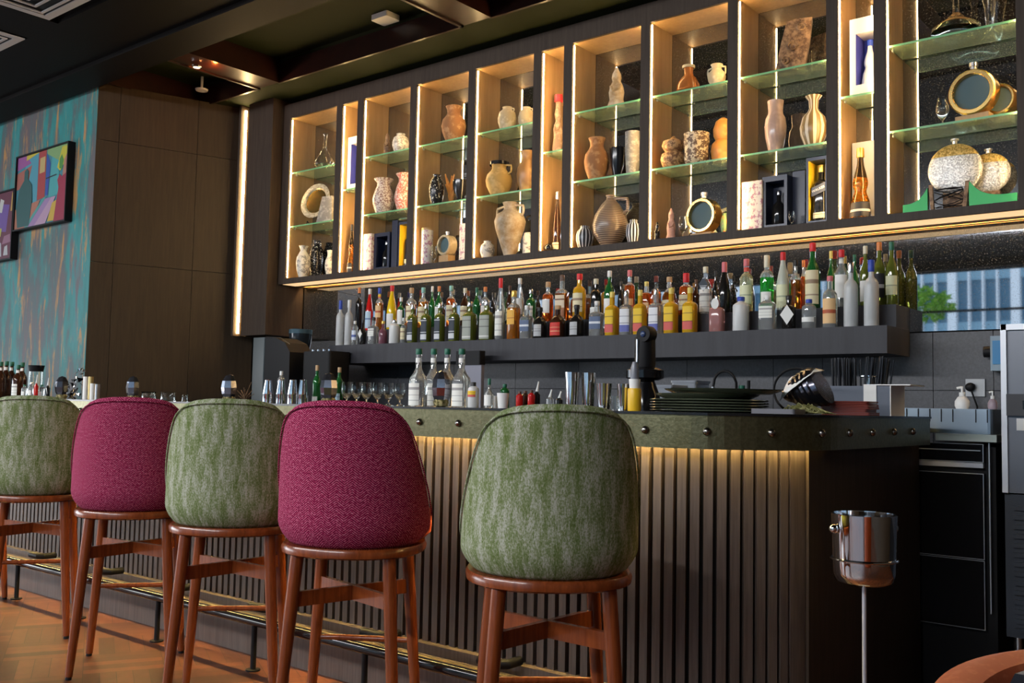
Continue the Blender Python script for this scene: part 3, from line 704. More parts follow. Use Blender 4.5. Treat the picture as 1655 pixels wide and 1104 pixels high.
# --- helper for open presentation boxes holding a bottle
def gift(px0, px1, ty, z, Y, dep, outer, inner, label, winfrac=(.12, .88, .10, .92), rim=None, text=None, solid=False):
    x0, zt = PX(px0, ty, Y); x1, _ = PX(px1, ty, Y)
    for a_, c_ in NI:
        if a_ < (x0+x1)/2 < c_: x0, x1 = max(x0, a_+.006), min(x1, c_-.006)
    wd = x1-x0; hh = zt-z
    t = empty('gift_box', (x0, Y, z+.0005), 0, label, 'box')
    if solid:
        MB().box(0, wd, 0, dep, 0, hh).build('carton', outer, t); return t, x0, wd, hh
    a, b_, c, d = winfrac
    m_ = MB(); m_.box(0, wd*a, 0, dep, 0, hh); m_.box(wd*b_, wd, 0, dep, 0, hh); m_.box(wd*a, wd*b_, 0, dep, 0, hh*c); m_.box(wd*a, wd*b_, 0, dep, hh*d, hh)
    m_.build('carton', outer, t)
    MB().box(wd*a, wd*b_, dep-.004, dep-.001, hh*c, hh*d).build('lining', inner, t)
    MB().box(wd*a+.0003, wd*a+.0023, .001, dep-.0045, hh*c+.0005, hh*d-.0005).build('side_lining', inner, t)
    return t, x0, wd, hh
M_bx_white = mat('white_card', (.55, .55, .57), .5); M_bx_blue = mat('royal_blue_card', (.04, .05, .32), .4); M_bx_navy = mat('navy_card', (.012, .018, .045), .3)
M_bx_yel = mat('yellow_satin', (.62, .42, .02), .4); M_bx_grey = mat('grey_card', (.35, .36, .38), .5)
M_bx_flor = speck('floral_card', (.55, .54, .52), (.32, .16, .24), 38, .5, .50, .60)
def text(s, size, m_, parent, loc, rot=(pi/2, 0, 0)):
    c = bpy.data.curves.new('lettering', 'FONT'); c.body = s; c.size = size; c.align_x = 'CENTER'; c.align_y = 'CENTER'; c.extrude = .0004
    o = bpy.data.objects.new('lettering', c); COL.objects.link(o); o.rotation_euler = rot; o.location = loc; o.parent = parent
    bpy.context.view_layer.update()
    me = bpy.data.meshes.new_from_object(o.evaluated_get(bpy.context.evaluated_depsgraph_get())); me.materials.clear(); me.materials.append(m_)
    n_ = bpy.data.objects.new('lettering', me); COL.objects.link(n_); n_.rotation_euler = rot; n_.location = loc; n_.parent = parent
    bpy.data.objects.remove(o); return n_
def decanter(x, z, Hh, R, label, Y=YM, kind='cone', name='glass_decanter', cat='decanter'):
    pr = {'cone': [(0.0, 0), (.70, 0), (.98, .10), (1, .16), (.62, .36), (.22, .56), (.17, .66), (.20, .92), (.26, 1)],
          'flat': [(0.0, 0), (.75, 0), (1, .06), (.96, .14), (.5, .24), (.16, .36), (.13, .5), (.15, .85), (.24, 1)],
          'tulip': [(0.0, 0), (.62, 0), (.62, .03), (.12, .07), (.12, .2), (.6, .34), (.9, .52), (.86, .7), (.62, 1)],
          'cup': [(0.0, 0), (.7, 0), (.75, .03), (.95, .6), (1, 1)], 'vase': [(0.0, 0), (.4, 0), (.3, .1), (.5, .5), (1, 1)]}[kind]
    t = empty(name, (x, Y, z+.0005), 0, label, cat)
    out = [(r*R, h_*Hh) for r, h_ in pr]; inn = [(max(r*R-.0022, .0), h_*Hh+.003) for r, h_ in pr if h_ > .01 or r == 0]
    inn = [p for p in inn if p[1] < Hh][::-1]
    if kind == 'tulip': out2 = out; inn = [(max(r*R-.0015, 0), h_*Hh) for r, h_ in pr if h_ > .3][::-1]+[(0.0, .26*Hh)]
    MB().lathe(out+inn, 28, cap=False).build('glass_body', M_glass, t, smooth=50)
    return t
def ring_dec(px, cy, rp, z, label, Y=YM, m_=None, rot=-.12, base=True, top=True):
    x, zc = PX(px, cy, Y); mpp = MPP(x, Y); R = rp*mpp; t = empty('ring_decanter', (x, Y, z+.0005), rot, label, 'decanter'); zc = max(zc-z, R*1.02)
    dp = .036
    def drum(r0, r1, y0, y1):
        b = MB(); vs = []; fs = []; n = 40
        for rr, yy in ((r0, y0+.004), (r0+.004, y0), (r1-.006, y0), (r1, y0+.006), (r1, y1-.006), (r1-.006, y1), (r0, y1)):
            for k in range(n): a = 2*pi*k/n; vs.append((rr*cos(a), yy, zc+rr*sin(a)))
        for j in range(7):
            for k in range(n): fs.append((j*n+k, j*n+(k+1) % n, ((j+1) % 7)*n+(k+1) % n, ((j+1) % 7)*n+k))
        return b.add(vs, fs)
    drum(R*.76, R, -dp, dp).build('hoop', m_ or M_gold, t, smooth=30)
    b = MB(); vs = [(R*.765*cos(2*pi*k/32), -.012, zc+R*.765*sin(2*pi*k/32)) for k in range(32)]; vs2 = [(a, .012, c) for a, _, c in vs]
    b.add(vs+vs2, [tuple(range(32)), tuple(range(63, 31, -1))]+[(k, 32+k, 32+(k+1) % 32, (k+1) % 32) for k in range(32)])
    b.build('glass_disc', mat('smoked_teal_glass', (.10, .15, .16), .05), t)
    if top: MB().lathe([(R*.14, zc+R*.99), (R*.14, zc+R*1.16), (R*.18, zc+R*1.17), (R*.18, zc+R*1.34)], 14).build('stopper', M_steel, t, smooth=True)
    if base: MB().box(-R*.7, R*.7, -.03, .03, 0, max(zc-R*.985, .004)).build('base', M_tan, t)
    return t
def figurine(x, z, Hh, R, m_, label, Y=YM, prof=None, name='figurine'):
    prof = prof or [(.0, 0), (1, 0), (1, .05), (.75, .2), (.85, .38), (.70, .55), (.45, .66), (.55, .74), (.48, .84), (.30, .92), (.12, 1)]
    t = empty(name, (x, Y, z+.0005), .3, label, 'figurine')
    MB().lathe([(r*R, h_*Hh) for r, h_ in prof], 16, sy=.75, n=2.6).build('figure', m_, t, smooth=60)
    MB().tube([(-R*.55, -R*.45, Hh*.52), (-R*.2, -R*.75, Hh*.40), (R*.3, -R*.7, Hh*.42), (R*.55, -R*.4, Hh*.54)], R*.16, 8).build('arms', m_, t, smooth=True)
    MB().ball((0, -R*.1, Hh*.80), R*.42, sc=(1, .9, 1.15)).build('head', m_, t, smooth=True)
    return t
def plate(px, cy, rp, z, label, Y, m1, m2, name='display_plate', tilt=radians(12), yaw=.15):
    x, zc = PX(px, cy, Y); R = rp*MPP(x, Y); t = empty(name, (x, Y, z+.0005), yaw, label, 'plate'); hc = zc-z
    def disc(prof):
        b = MB().lathe(prof, 40, cap=False)
        return b.xf(lambda a, b_, c: (a, -c*cos(tilt)+b_*sin(tilt)*1.0, hc+b_*cos(tilt)+c*sin(tilt)))
    disc([(0.0, 0), (R*.72, 0), (R*.78, .012), (R, .016), (R, .020), (R*.76, .017), (R*.70, .006), (0.0, .006)]).build('rim', m1, t, smooth=40)
    disc([(0.0, .0065), (R*.69, .0068), (R*.69, .008), (0.0, .008)]).build('well', m2, t, smooth=40)
    b = MB(); b.tube([(-R*.35, -.05, 0.004), (-R*.35, -.045, .03), (-R*.35, -.02, .012), (-R*.35, .05, .006)], .004, 6); b.tube([(R*.35, -.05, .004), (R*.35, -.045, .03), (R*.35, -.02, .012), (R*.35, .05, .006)], .004, 6)
    b.build('stand', M_black, t, smooth=True)
def V(px, ty, wp, z, prof, m_, label, Y=YM, **k):
    x, h_, mp = put(px, ty, z, Y); return vase(x, z, h_, wp*mp/2, prof, MT[m_] if isinstance(m_, str) else m_, label, Y, **k)
def niches():
    # 1
    x, h_, mp = put(526, 216, Z2); decanter(x, Z2, h_, 17*mp, 'clear glass decanter with a slim neck on the top shelf of the leftmost niche')
    plate(512, 326, 30, Z1, 'gilt and silver display plate on a stand in the leftmost niche', 4.82, MT['platerim'], M_gold)
    x, h_, mp = put(526, 318, Z1, 4.755); t = empty('stone_slab', (x, 4.755, Z1+.0005), .2, 'rough grey stone slab leaning in front of the gilt plate', 'ornament')
    MB().prism([(-.07, -.012), (.075, -.012), (.075, .012), (-.07, .012)], 0, h_).xf(lambda a, b_, c: (a+.25*c*(1 if a < 0 else -.1), b_, c)).build('slab', MT['stone'], t)
    V(491, 398, 24, ZB, P_VASE, 'marble', 'white marbled vase with flared lip at the bottom of the leftmost niche', 4.76)
    V(511.5, 389, 25, ZB, P_POT, 'blackspk', 'tall black vase with white speckles at the bottom of the leftmost niche', 4.885, handles=2, hr=.005, hz=(.8, .95), ho=.4)
    V(534, 405, 17, ZB, P_JUG, 'marble', 'marbled tan jar beside the right divider of the leftmost niche', 4.83, name='jar', cat='jar')
    # 2 narrow
    t, x0, wd, hh = gift(562, 583, 223, ZN, 4.76, .10, M_bx_white, M_bx_blue, 'white gift box with blue window in the left narrow niche', (.25, .9, .10, .86))
    bottle(x0+wd*.6, 4.81, ZN+hh*.11, hh*.66, .022, 'bulb', 'pearl', 'blue', None, None, 'white ceramic bottle inside the white box in the left narrow niche')
    x, h_, mp = put(569, 363, ZB, 4.77); bottle(x, 4.77, ZB+.0005, h_, 6.3*mp, 'bulb', 'deep', 'black', 'black', (.02, .2), 'amber hourglass bottle at the bottom of the left narrow niche')
    # 3
    x, h_, mp = put(626.5, 215, Z2); figurine(x, Z2, h_, 7*mp, MT['tusk'], 'small carved brown figure beside the ornate glass jar')
    V(648, 217, 28, Z2, P_POT, speck('engraved_glass', (.35, .33, .28), (.70, .68, .60), 60, .25, .45, .55), 'round engraved pale jar with dome top in the third niche', name='jar', cat='jar')
    V(620.5, 290, 36, Z1, P_SPECK, 'whitespk', 'white and brown speckled vase with a wide lip')
    V(655, 282, 34, Z1, P_SPECK, 'redspk', 'coral and white speckled vase partly behind the divider', 4.84)
    gift(580, 600.5, 380, ZB, 4.735, .05, M_bx_flor, M_bx_blue, 'white floral carton at the left of the third niche', solid=True)
    t, x0, wd, hh = gift(605, 630, 378, ZB, 4.76, .09, M_bx_navy, M_bx_navy, 'open navy case holding a dark bottle in the third niche', (.14, .86, .08, .90))
    bottle(x0+wd*.5, 4.81, ZB+hh*.09, hh*.70, .030, 'squat', 'dark', 'silver', None, None, 'dark round bottle inside the left navy case')
    gift(634, 643, 357, ZB, 4.76, .12, M_bx_navy, M_bx_navy, 'narrow closed navy carton between the case and the yellow-lined box', solid=True)
    t, x0, wd, hh = gift(644.5, 662, 360, ZB, 4.76, .11, M_bx_navy, M_bx_yel, 'navy box with yellow lining and a whisky bottle in the third niche', (.10, .92, .05, .95))
    bottle(x0+wd*.55, 4.81, ZB+hh*.06, hh*.84, .028, 'whisky', 'dark', 'gold', 'cream', (.05, .16), 'dark whisky inside the yellow-lined box of the third niche', sq=4)
    # 4
    V(734, 173, 41, Z2, P_JUG, 'terra', 'orange terracotta jar on the top shelf of the fourth niche', name='jar', cat='jar')
    V(706, 283, 25, Z1, P_POT, 'blackspk', 'small black and white speckled vase in the fourth niche', 4.77)
    x, h_, mp = put(730, 279, Z1, 4.84); t = empty('coral_ornament', (x, 4.84, Z1+.0005), 0, 'branching orange coral ornament behind the black bowl', 'ornament')
    b = MB(); rnd = random.Random(4)
    for k in range(9): b.tube([(0, 0, .012), (rnd.uniform(-.02, .02), 0, h_*.3), (rnd.uniform(-.06, .06), rnd.uniform(-.02, .02), h_*rnd.uniform(.6, 1))], [.012, .01, .005], 7)
    b.build('branches', MT['gourd'], t, smooth=True)
    V(745, 292, 27, Z1, P_BOWL, 'blk', 'small black bowl on the middle shelf of the fourth niche', 4.78, name='bowl', cat='bowl')
    x, h_, mp = put(691, 370, ZB, 4.78); t = empty('bottle_tube', (x, 4.78, ZB+.0005), 0, 'pale printed bottle tube at the bottom of the fourth niche', 'tube')
    MB().lathe([(0.0, 0), (9.5*mp, 0), (9.5*mp, h_)], 24).build('tube_body', M_bx_flor, t, smooth=True); MB().lathe([(9.7*mp, h_*.95), (9.7*mp, h_*1.0+.002)], 24).build('lid', M_tan, t, smooth=True)
    x, h_, mp = put(702, 398, ZB, 4.76); decanter(x, ZB, h_, 6*mp, 'tiny clear tulip glass beside the printed tube', 4.76, 'tulip', 'tulip_glass', 'glass')
    ring_dec(722.5, 397, 17, ZB, 'drum-shaped decanter with a pale hoop in the fourth niche', 4.80, MT['cream'])
    gift(743, 753, 362, ZB, 4.80, .08, M_bx_flor, M_bx_blue, 'slim pale carton at the right of the fourth niche', solid=True)
    # 5
    V(820, 174, 31, Z2, P_POT, 'cream', 'small cream pot with two lugs, left one of two', handles=2, hr=.004, hz=(.78, .92), ho=.3, name='pot', cat='pot')
    V(851, 174, 27, Z2, P_POT, 'cream', 'small cream pot with two lugs, right one of two', 4.84, handles=2, hr=.004, hz=(.78, .92), ho=.3, name='pot', cat='pot')
    V(807, 263, 44, Z1, P_JUG, 'ochre', 'yellow ochre jug with a black rim and one handle', 4.79, handles=1, mouth=MT['blk'], name='jug', cat='jug')
    V(853, 245, 36, Z1, P_JUG, speck('brown_glazed_clay', (.24, .13, .05), (.45, .28, .10), 8, .35), 'brown glazed jug half hidden by the divider in the fifth niche', 4.85, name='jug', cat='jug')
    V(788, 390, 24, ZB, P_POT, 'marble', 'small pale lidded jar at the bottom left of the fifth niche', 4.77, name='jar', cat='jar')
    V(825, 328, 52, ZB, P_AMPH, 'amph', 'large weathered amphora with two small handles', 4.80, handles=2, hr=.008, hz=(.74, .95), ho=.55, name='amphora', cat='amphora')
    V(855, 377, 20, ZB, [(.9, 0), (1, .05), (1, .85), (.85, .93), (.8, 1)], 'marble', 'pale cylindrical jar right of the amphora', 4.86, name='jar', cat='jar')
    # 6 narrow
    x, h_, mp = put(903, 154, ZN); fg = figurine(x, ZN, h_*.93, 9*mp, MT['ring'], 'slender dark figure bottle with a red cap in the middle narrow niche', prof=[(0, 0), (.95, 0), (1, .1), (.75, .3), (.9, .45), (.45, .6), (.7, .72), (.5, .84), (.5, .87), (.5, 1)]); MB().lathe([(6.5*mp, h_*.88), (7*mp, h_*.89), (6.5*mp, h_), (0.0, h_)], 16).build('red_cap', K['red'], fg, smooth=True)
    x, h_, mp = put(901, 310, ZB); bottle(x, YM, ZB+.0005, h_, 7*mp, 'flute', 'brown', 'silver', 'cream', (.05, .16), 'tall slim brown bottle with silver top in the middle narrow niche')
    x, h_, mp = put(887, 392, ZB, 4.76); t = empty('black_dome', (x, 4.76, ZB+.0005), 0, 'small black domed stopper lying in the middle narrow niche', 'ornament'); MB().ball((0, 0, .027), .026, sc=(1.1, .9, 1)).build('dome', MT['blk'], t, smooth=True)
    # 7
    x, h_, mp = put(997, 110, Z2); figurine(x, Z2, h_, 15*mp, MT['amph'], 'weathered seated clay figure on the top shelf of the seventh niche')
    V(965, 224, 42, Z1, P_JUG, 'terra', 'tan terracotta jar with a straight collar in the seventh niche', name='jar', cat='jar')
    V(998, 240, 26, Z1, P_BOWL, 'blk', 'black cup between the tan jar and the grey beaker', 4.83, name='cup', cat='cup')
    V(1023, 214, 26, Z1, [(.75, 0), (.8, .04), (.95, .5), (1, 1)], 'stone', 'grey stone beaker in the seventh niche', 4.80, name='beaker', cat='cup')
    V(945, 366, 29, ZB, P_POT, 'bstripe', 'round black pot with white stripes, left of the ribbed jug', 4.78, name='pot', cat='pot')
    V(987, 316, 60, ZB, [(.35, 0), (.5, .03), (.92, .26), (1, .42), (.85, .62), (.50, .82), (.24, .92), (.22, .96), (.28, 1)], 'rib', 'large ribbed brown jug with one loop handle', 4.81, handles=1, hr=.010, hz=(.62, .94), ho=.9, name='jug', cat='jug')
    V(1024, 356, 25, ZB, P_POT, 'bstripe', 'round black pot with white stripes, right of the ribbed jug', 4.78, name='pot', cat='pot')
    # 8
    V(1113, 107, 39, Z2, [(.85, 0), (1, .06), (.98, .25), (.7, .5), (.42, .62), (.38, .7), (.42, .98), (.5, 1)], 'amberg', 'squat amber glazed flask with a pale collar', 4.79, mouth=MT['cream'], name='flask', cat='flask')
    V(1158.5, 105, 30, Z2, P_JUG, 'cream', 'small cream jug with a handle on the left', 4.80, handles=2, hr=.005, hz=(.5, .9), ho=.4, name='jug', cat='jug')
    V(1088.5, 221, 42, Z1, [(.6, 0), (.85, .1), (1, .28), (.92, .44), (.6, .52), (.72, .58), (.9, .70), (.8, .84), (.3, .92), (.1, 1)], 'gourdd', 'stacked double gourd box with carved top', 4.80, name='gourd_box', cat='box')
    V(1126, 217, 44, Z1, [(.72, 0), (.88, .1), (.95, .3), (.88, .48), (.95, .62), (.98, .78), (.9, .92), (.98, 1)], speck('carved_owl_clay', (.12, .065, .035), (.62, .50, .32), 42, .5, .48, .54), 'brown and cream carved owl-eyed pot', 4.80, name='pot', cat='pot')
    V(1169, 191, 40, Z1, [(.7, 0), (.95, .12), (1, .28), (.9, .42), (.62, .50), (.78, .60), (.82, .75), (.6, .92), (.2, 1)], 'gourd', 'orange bottle gourd half hidden by the divider', 4.84, name='gourd', cat='gourd')
    x, h_, mp = put(1062, 359, ZB, 4.76); figurine(x, ZB, h_, 6.5*mp, MT['blk'], 'tiny black figure at the left of the eighth niche floor', 4.76)
    x, h_, mp = put(1085, 337, ZB, 4.79); figurine(x, ZB, h_, 8.5*mp, MT['pinkclay'], 'pink clay pointed figure beside the tulip glass', 4.79)
    x, h_, mp = put(1103.5, 350, ZB, 4.76); decanter(x, ZB, h_, 8*mp, 'clear tulip glass left of the gold hoop decanter in the eighth niche', 4.76, 'tulip', 'tulip_glass', 'glass')
    ring_dec(1137.5, 349.5, 29, ZB, 'gold hoop decanter at the bottom of the eighth niche', 4.80)
    V(1171, 345, 13, ZB, P_POT, speck('green_red_glaze', (.10, .18, .06), (.5, .12, .05), 40, .3), 'tiny green and red pot right of the gold hoop decanter', 4.77, name='pot', cat='pot')
    # 9
    x, h_, mp = put(1285, 34, Z2, 4.80); t = empty('carved_tusk', (x-.012, 4.80, Z2+.0005), .35, 'large carved brown wooden scroll block on the top shelf of the ninth niche', 'carving')
    b = MB(); pr = [(-.085, 0), (.06, 0), (.085, h_*.55), (.098, h_), (.02, h_*1.0), (-.03, h_*.95), (-.06, h_*.5)]
    b.add([(p[0], -.035, p[1]) for p in pr]+[(p[0], .035, p[1]) for p in pr], [tuple(range(6, -1, -1)), tuple(range(7, 14))]+[(i, (i+1) % 7, 7+(i+1) % 7, 7+i) for i in range(7)])
    b.build('block', MT['tusk'], t)
    for cx, cz, rr in ((.045, h_*.82, .026), (.0, h_*.45, .030), (-.035, h_*.17, .022)):
        MB().tube([(cx+rr*(1-q/30)*cos(q*.45), -.040, cz+rr*(1-q/30)*sin(q*.45)) for q in range(24)], .006, 6).build('scroll', MT['tusk'], t, smooth=True)
    x, h_, mp = put(1304, 80, Z2, 4.85); decanter(x, Z2, h_, 8*mp, 'slim clear glass behind the carved scroll block', 4.90, 'cup', 'glass_tumbler', 'glass')
    V(1253.5, 164, 36, Z1, [(.55, 0), (.62, .02), (.92, .30), (1, .50), (.90, .66), (.70, .74), (.66, .80), (.74, 1)], 'mauve', 'glossy mauve carafe vase in the ninth niche', 4.80)
    V(1315, 156, 45, Z1, [(.55, 0), (.66, .05), (.95, .24), (1, .38), (.80, .58), (.42, .70), (.32, .76), (.36, .92), (.60, 1)], 'gstripe', 'white gourd-shaped vase with brown stripes', 4.80)
    gift(1193.5, 1231, 296, ZB, 4.745, .10, M_bx_flor, M_bx_blue, 'white floral carton at the left of the ninth niche', solid=True)
    t, x0, wd, hh = gift(1232, 1272, 287, ZB, 4.76, .10, M_bx_navy, M_bx_navy, 'open navy case holding a dark bottle in the ninth niche', (.12, .88, .08, .90))
    bottle(x0+wd*.5, 4.815, ZB+hh*.09, hh*.66, .036, 'squat', 'dark', 'silver', None, None, 'dark round bottle inside the right navy case')
    gift(1281, 1301, 278, ZB, 4.83, .10, M_bx_navy, M_bx_navy, 'closed dark carton behind the small glass in the ninth niche', solid=True)
    x, h_, mp = put(1279.5, 341, ZB, 4.75); decanter(x, ZB, h_, 6.5*mp, 'small clear thistle glass in front of the closed dark carton', 4.75, 'tulip', 'thistle_glass', 'glass')
    t, x0, wd, hh = gift(1303, 1336.5, 256, ZB, 4.75, .11, M_bx_navy, M_bx_yel, 'navy box with yellow lining and a whisky bottle in the ninth niche', (.10, .93, .05, .95))
    bo = bottle(x0+wd*.55, 4.80, ZB+hh*.06, hh*.84, .037, 'whisky', 'dark', 'gold', 'cream', (.04, .14), 'dark whisky with slanted label inside the yellow-lined box of the ninth niche', sq=4)
    MB().box(-.036, .036, -.0405, -.039, 0, .045).xf(lambda a, b_, c: (a, b_, c+.13*hh/.33+a*.35)).build('slanted_label', mat('slate_label', (.09, .10, .13), .5), bo)
    text('WALKER', .018, M_paper, bo, (0, -.0415, .152*hh/.33), (pi/2, -.32, 0))
    # 10 narrow
    t, x0, wd, hh = gift(1373, 1414, 33, ZN, 4.75, .12, M_bx_white, M_bx_blue, 'white gift box with blue window in the right narrow niche', (.24, .98, .13, .80))
    bottle(x0+wd*.64, 4.81, ZN+hh*.14, hh*.60, .040, 'bulb', 'pearl', 'blue', None, None, 'white ceramic bottle inside the white box in the right narrow niche')
    gift(1377, 1413, 232, ZB, 4.87, .06, M_bx_grey, M_bx_grey, 'grey carton behind the amber hourglass bottle in the right narrow niche', solid=True)
    x, h_, mp = put(1390.5, 240, ZB, 4.79); bottle(x, 4.79, ZB+.0005, h_, 17*mp, 'bulb', 'deep', 'gold', 'black', (.02, .24), 'amber hourglass bottle with a gold stopper in the right narrow niche', lw=85)
    # 11
    x, h_, mp = put(1545, 0, Z2, 4.79); decanter(x, Z2, .30, 39*mp, 'wide flat-based glass decanter on the top shelf of the right niche', 4.79, 'flat')
    x, h_, mp = put(1600, 0, Z2, 4.88); decanter(x, Z2, .26, 17*mp, 'flaring clear glass vase beside the wide decanter', 4.87, 'vase', 'glass_vase', 'vase')
    x, h_, mp = put(1523, 158, Z1, 4.79); decanter(x, Z1, h_, 11.5*mp, 'clear tulip glass left of the large gold hoop decanter', 4.79, 'tulip', 'tulip_glass', 'glass')
    ring_dec(1574, 151, 38, Z1, 'large gold hoop decanter on the middle shelf of the right niche', 4.80)
    ring_dec(1618, 163, 26, Z1, 'smaller gold hoop decanter beside the right end divider', 4.885, top=False)
    cr = speck('cut_crystal', (.42, .42, .40), (.80, .80, .76), 130, .12, .45, .55, .3, .8)
    for px, cy, rp, Y, lb in ((1543.5, 274, 42, 4.80, 'large round cut-crystal flask with gilt top, left one of two'), (1598, 280, 33, 4.88, 'round cut-crystal flask with gilt top, right one of two')):
        x, zc = PX(px, cy, Y); mp = MPP(x, Y); R = rp*mp; t = empty('crystal_flask', (x, Y, ZB+.0005), .1, lb, 'flask'); hc = max(zc-ZB, R)
        MB().ball((0, 0, hc), R, 36, 24, (1, .22, 1)).build('crystal_body', cr, t, smooth=True)
        b = MB().ball((0, 0, hc), R*1.012, 36, 24, (1, .24, 1)); keep = [f for f in b.f if min(b.v[i][2] for i in f) > hc+R*.48]; b.f = keep; b.mi = [0]*len(keep); b.build('gilt_cap', speck('gilt_scales', (.42, .27, .06), (.85, .62, .22), 110, .35, .42, .58, .5, .5), t, smooth=True)
        MB().lathe([(.012, hc+R*.99), (.012, hc+R*1.12), (.018, hc+R*1.14), (.018, hc+R*1.2)], 12).build('stopper', M_steel, t, smooth=True)
        MB().box(-.05, .05, -.025, .025, 0, max(.004, hc-R+.004)).build('foot', MT['tusk'], t)
    gm = mat('green_metallic', (.012, .13, .035), .35, .6)
    for i, (pa, pb, lb) in enumerate(((1459, 1499, 'curved green metallic cradle left of the crystal flasks'), (1566, 1644, 'curved green metallic cradle right of the crystal flasks'))):
        xa, _ = PX(pa, 320, 4.745); xb, _ = PX(pb, 320, 4.745); wd = xb-xa; t = empty('green_cradle', (xa, 4.745, ZB+.0005), 0, lb, 'stand')
        b = MB(); nseg = 14; top = []
        for k in range(nseg+1):
            u = k/nseg; hz = (.045+.07*u**3) if i == 0 else (.045+.08*(1-u)**4); top.append((u*wd, hz))
        b.add([(a, 0, 0) for a, c in top]+[(a, 0, c) for a, c in top]+[(a, .03, 0) for a, c in top]+[(a, .03, c) for a, c in top],
              sum([[(k, k+1, nseg+2+k, nseg+1+k), (2*nseg+3+k, 2*nseg+2+k, 3*nseg+3+k, 3*nseg+4+k), (nseg+1+k, nseg+2+k, 3*nseg+4+k, 3*nseg+3+k), (k+1, k, 2*nseg+2+k, 2*nseg+3+k)] for k in range(nseg)], [])+[(0, nseg+1, 3*nseg+3, 2*nseg+2), (nseg, 3*nseg+2, 4*nseg+3, 2*nseg+1)])
        b.build('band', gm, t, smooth=30)
    x, _ = PX(1533, 330, 4.745); t = empty('wire_stand', (x, 4.75, ZB+.0005), 0, 'carved brown stand with looping black wire before the left crystal flask', 'stand')
    for sx in (-1, 1): MB().prism([(sx*.075-.008, -.008), (sx*.075+.008, -.008), (sx*.075+.008, .008), (sx*.075-.008, .008)], 0, .125).xf(lambda a, b_, c, sx=sx: (a+sx*.12*(c-.06)*(1 if sx > 0 else .6), b_, c)).build('post', MT['tusk'], t)
    MB().tube([(.065*sin(q*.9), -.006*cos(q), .012+.05*(1+sin(q*.37))*.9) for q in range(40)], .0022, 6).build('wire', M_black, t, smooth=True)
niches()

# ================================================================== BAR COUNTER
CT = 1.100
def arc(R_, n=14, cx=-1.65, cy=3.16):
    return [(cx+R_*sin(pi/2*k/n), cy-R_*cos(pi/2*k/n)) for k in range(n+1)]
def band(b, pts, th, z0, z1, mi=0):     # wall of thickness th following pts (inward = left side)
    n = len(pts); inner = []
    for i, p in enumerate(pts):
        a = Vector(pts[max(i-1, 0)]); c = Vector(pts[min(i+1, n-1)]); d = (c-a).normalized(); nn = Vector((-d.y, d.x)); inner.append((p[0]+nn.x*th, p[1]+nn.y*th))
    vs = [(x, y, z) for z in (z0, z1) for x, y in pts]+[(x, y, z) for z in (z0, z1) for x, y in inner]
    fs = []
    for i in range(n-1):
        fs += [(i, i+1, n+i+1, n+i), (2*n+i+1, 2*n+i, 3*n+i, 3*n+i+1), (n+i, n+i+1, 3*n+i+1, 3*n+i), (i+1, i, 2*n+i, 2*n+i+1)]
    fs += [(0, n, 3*n, 2*n), (n-1, 3*n-1, 4*n-1, 2*n-1)]
    return b.add(vs, fs, mi)
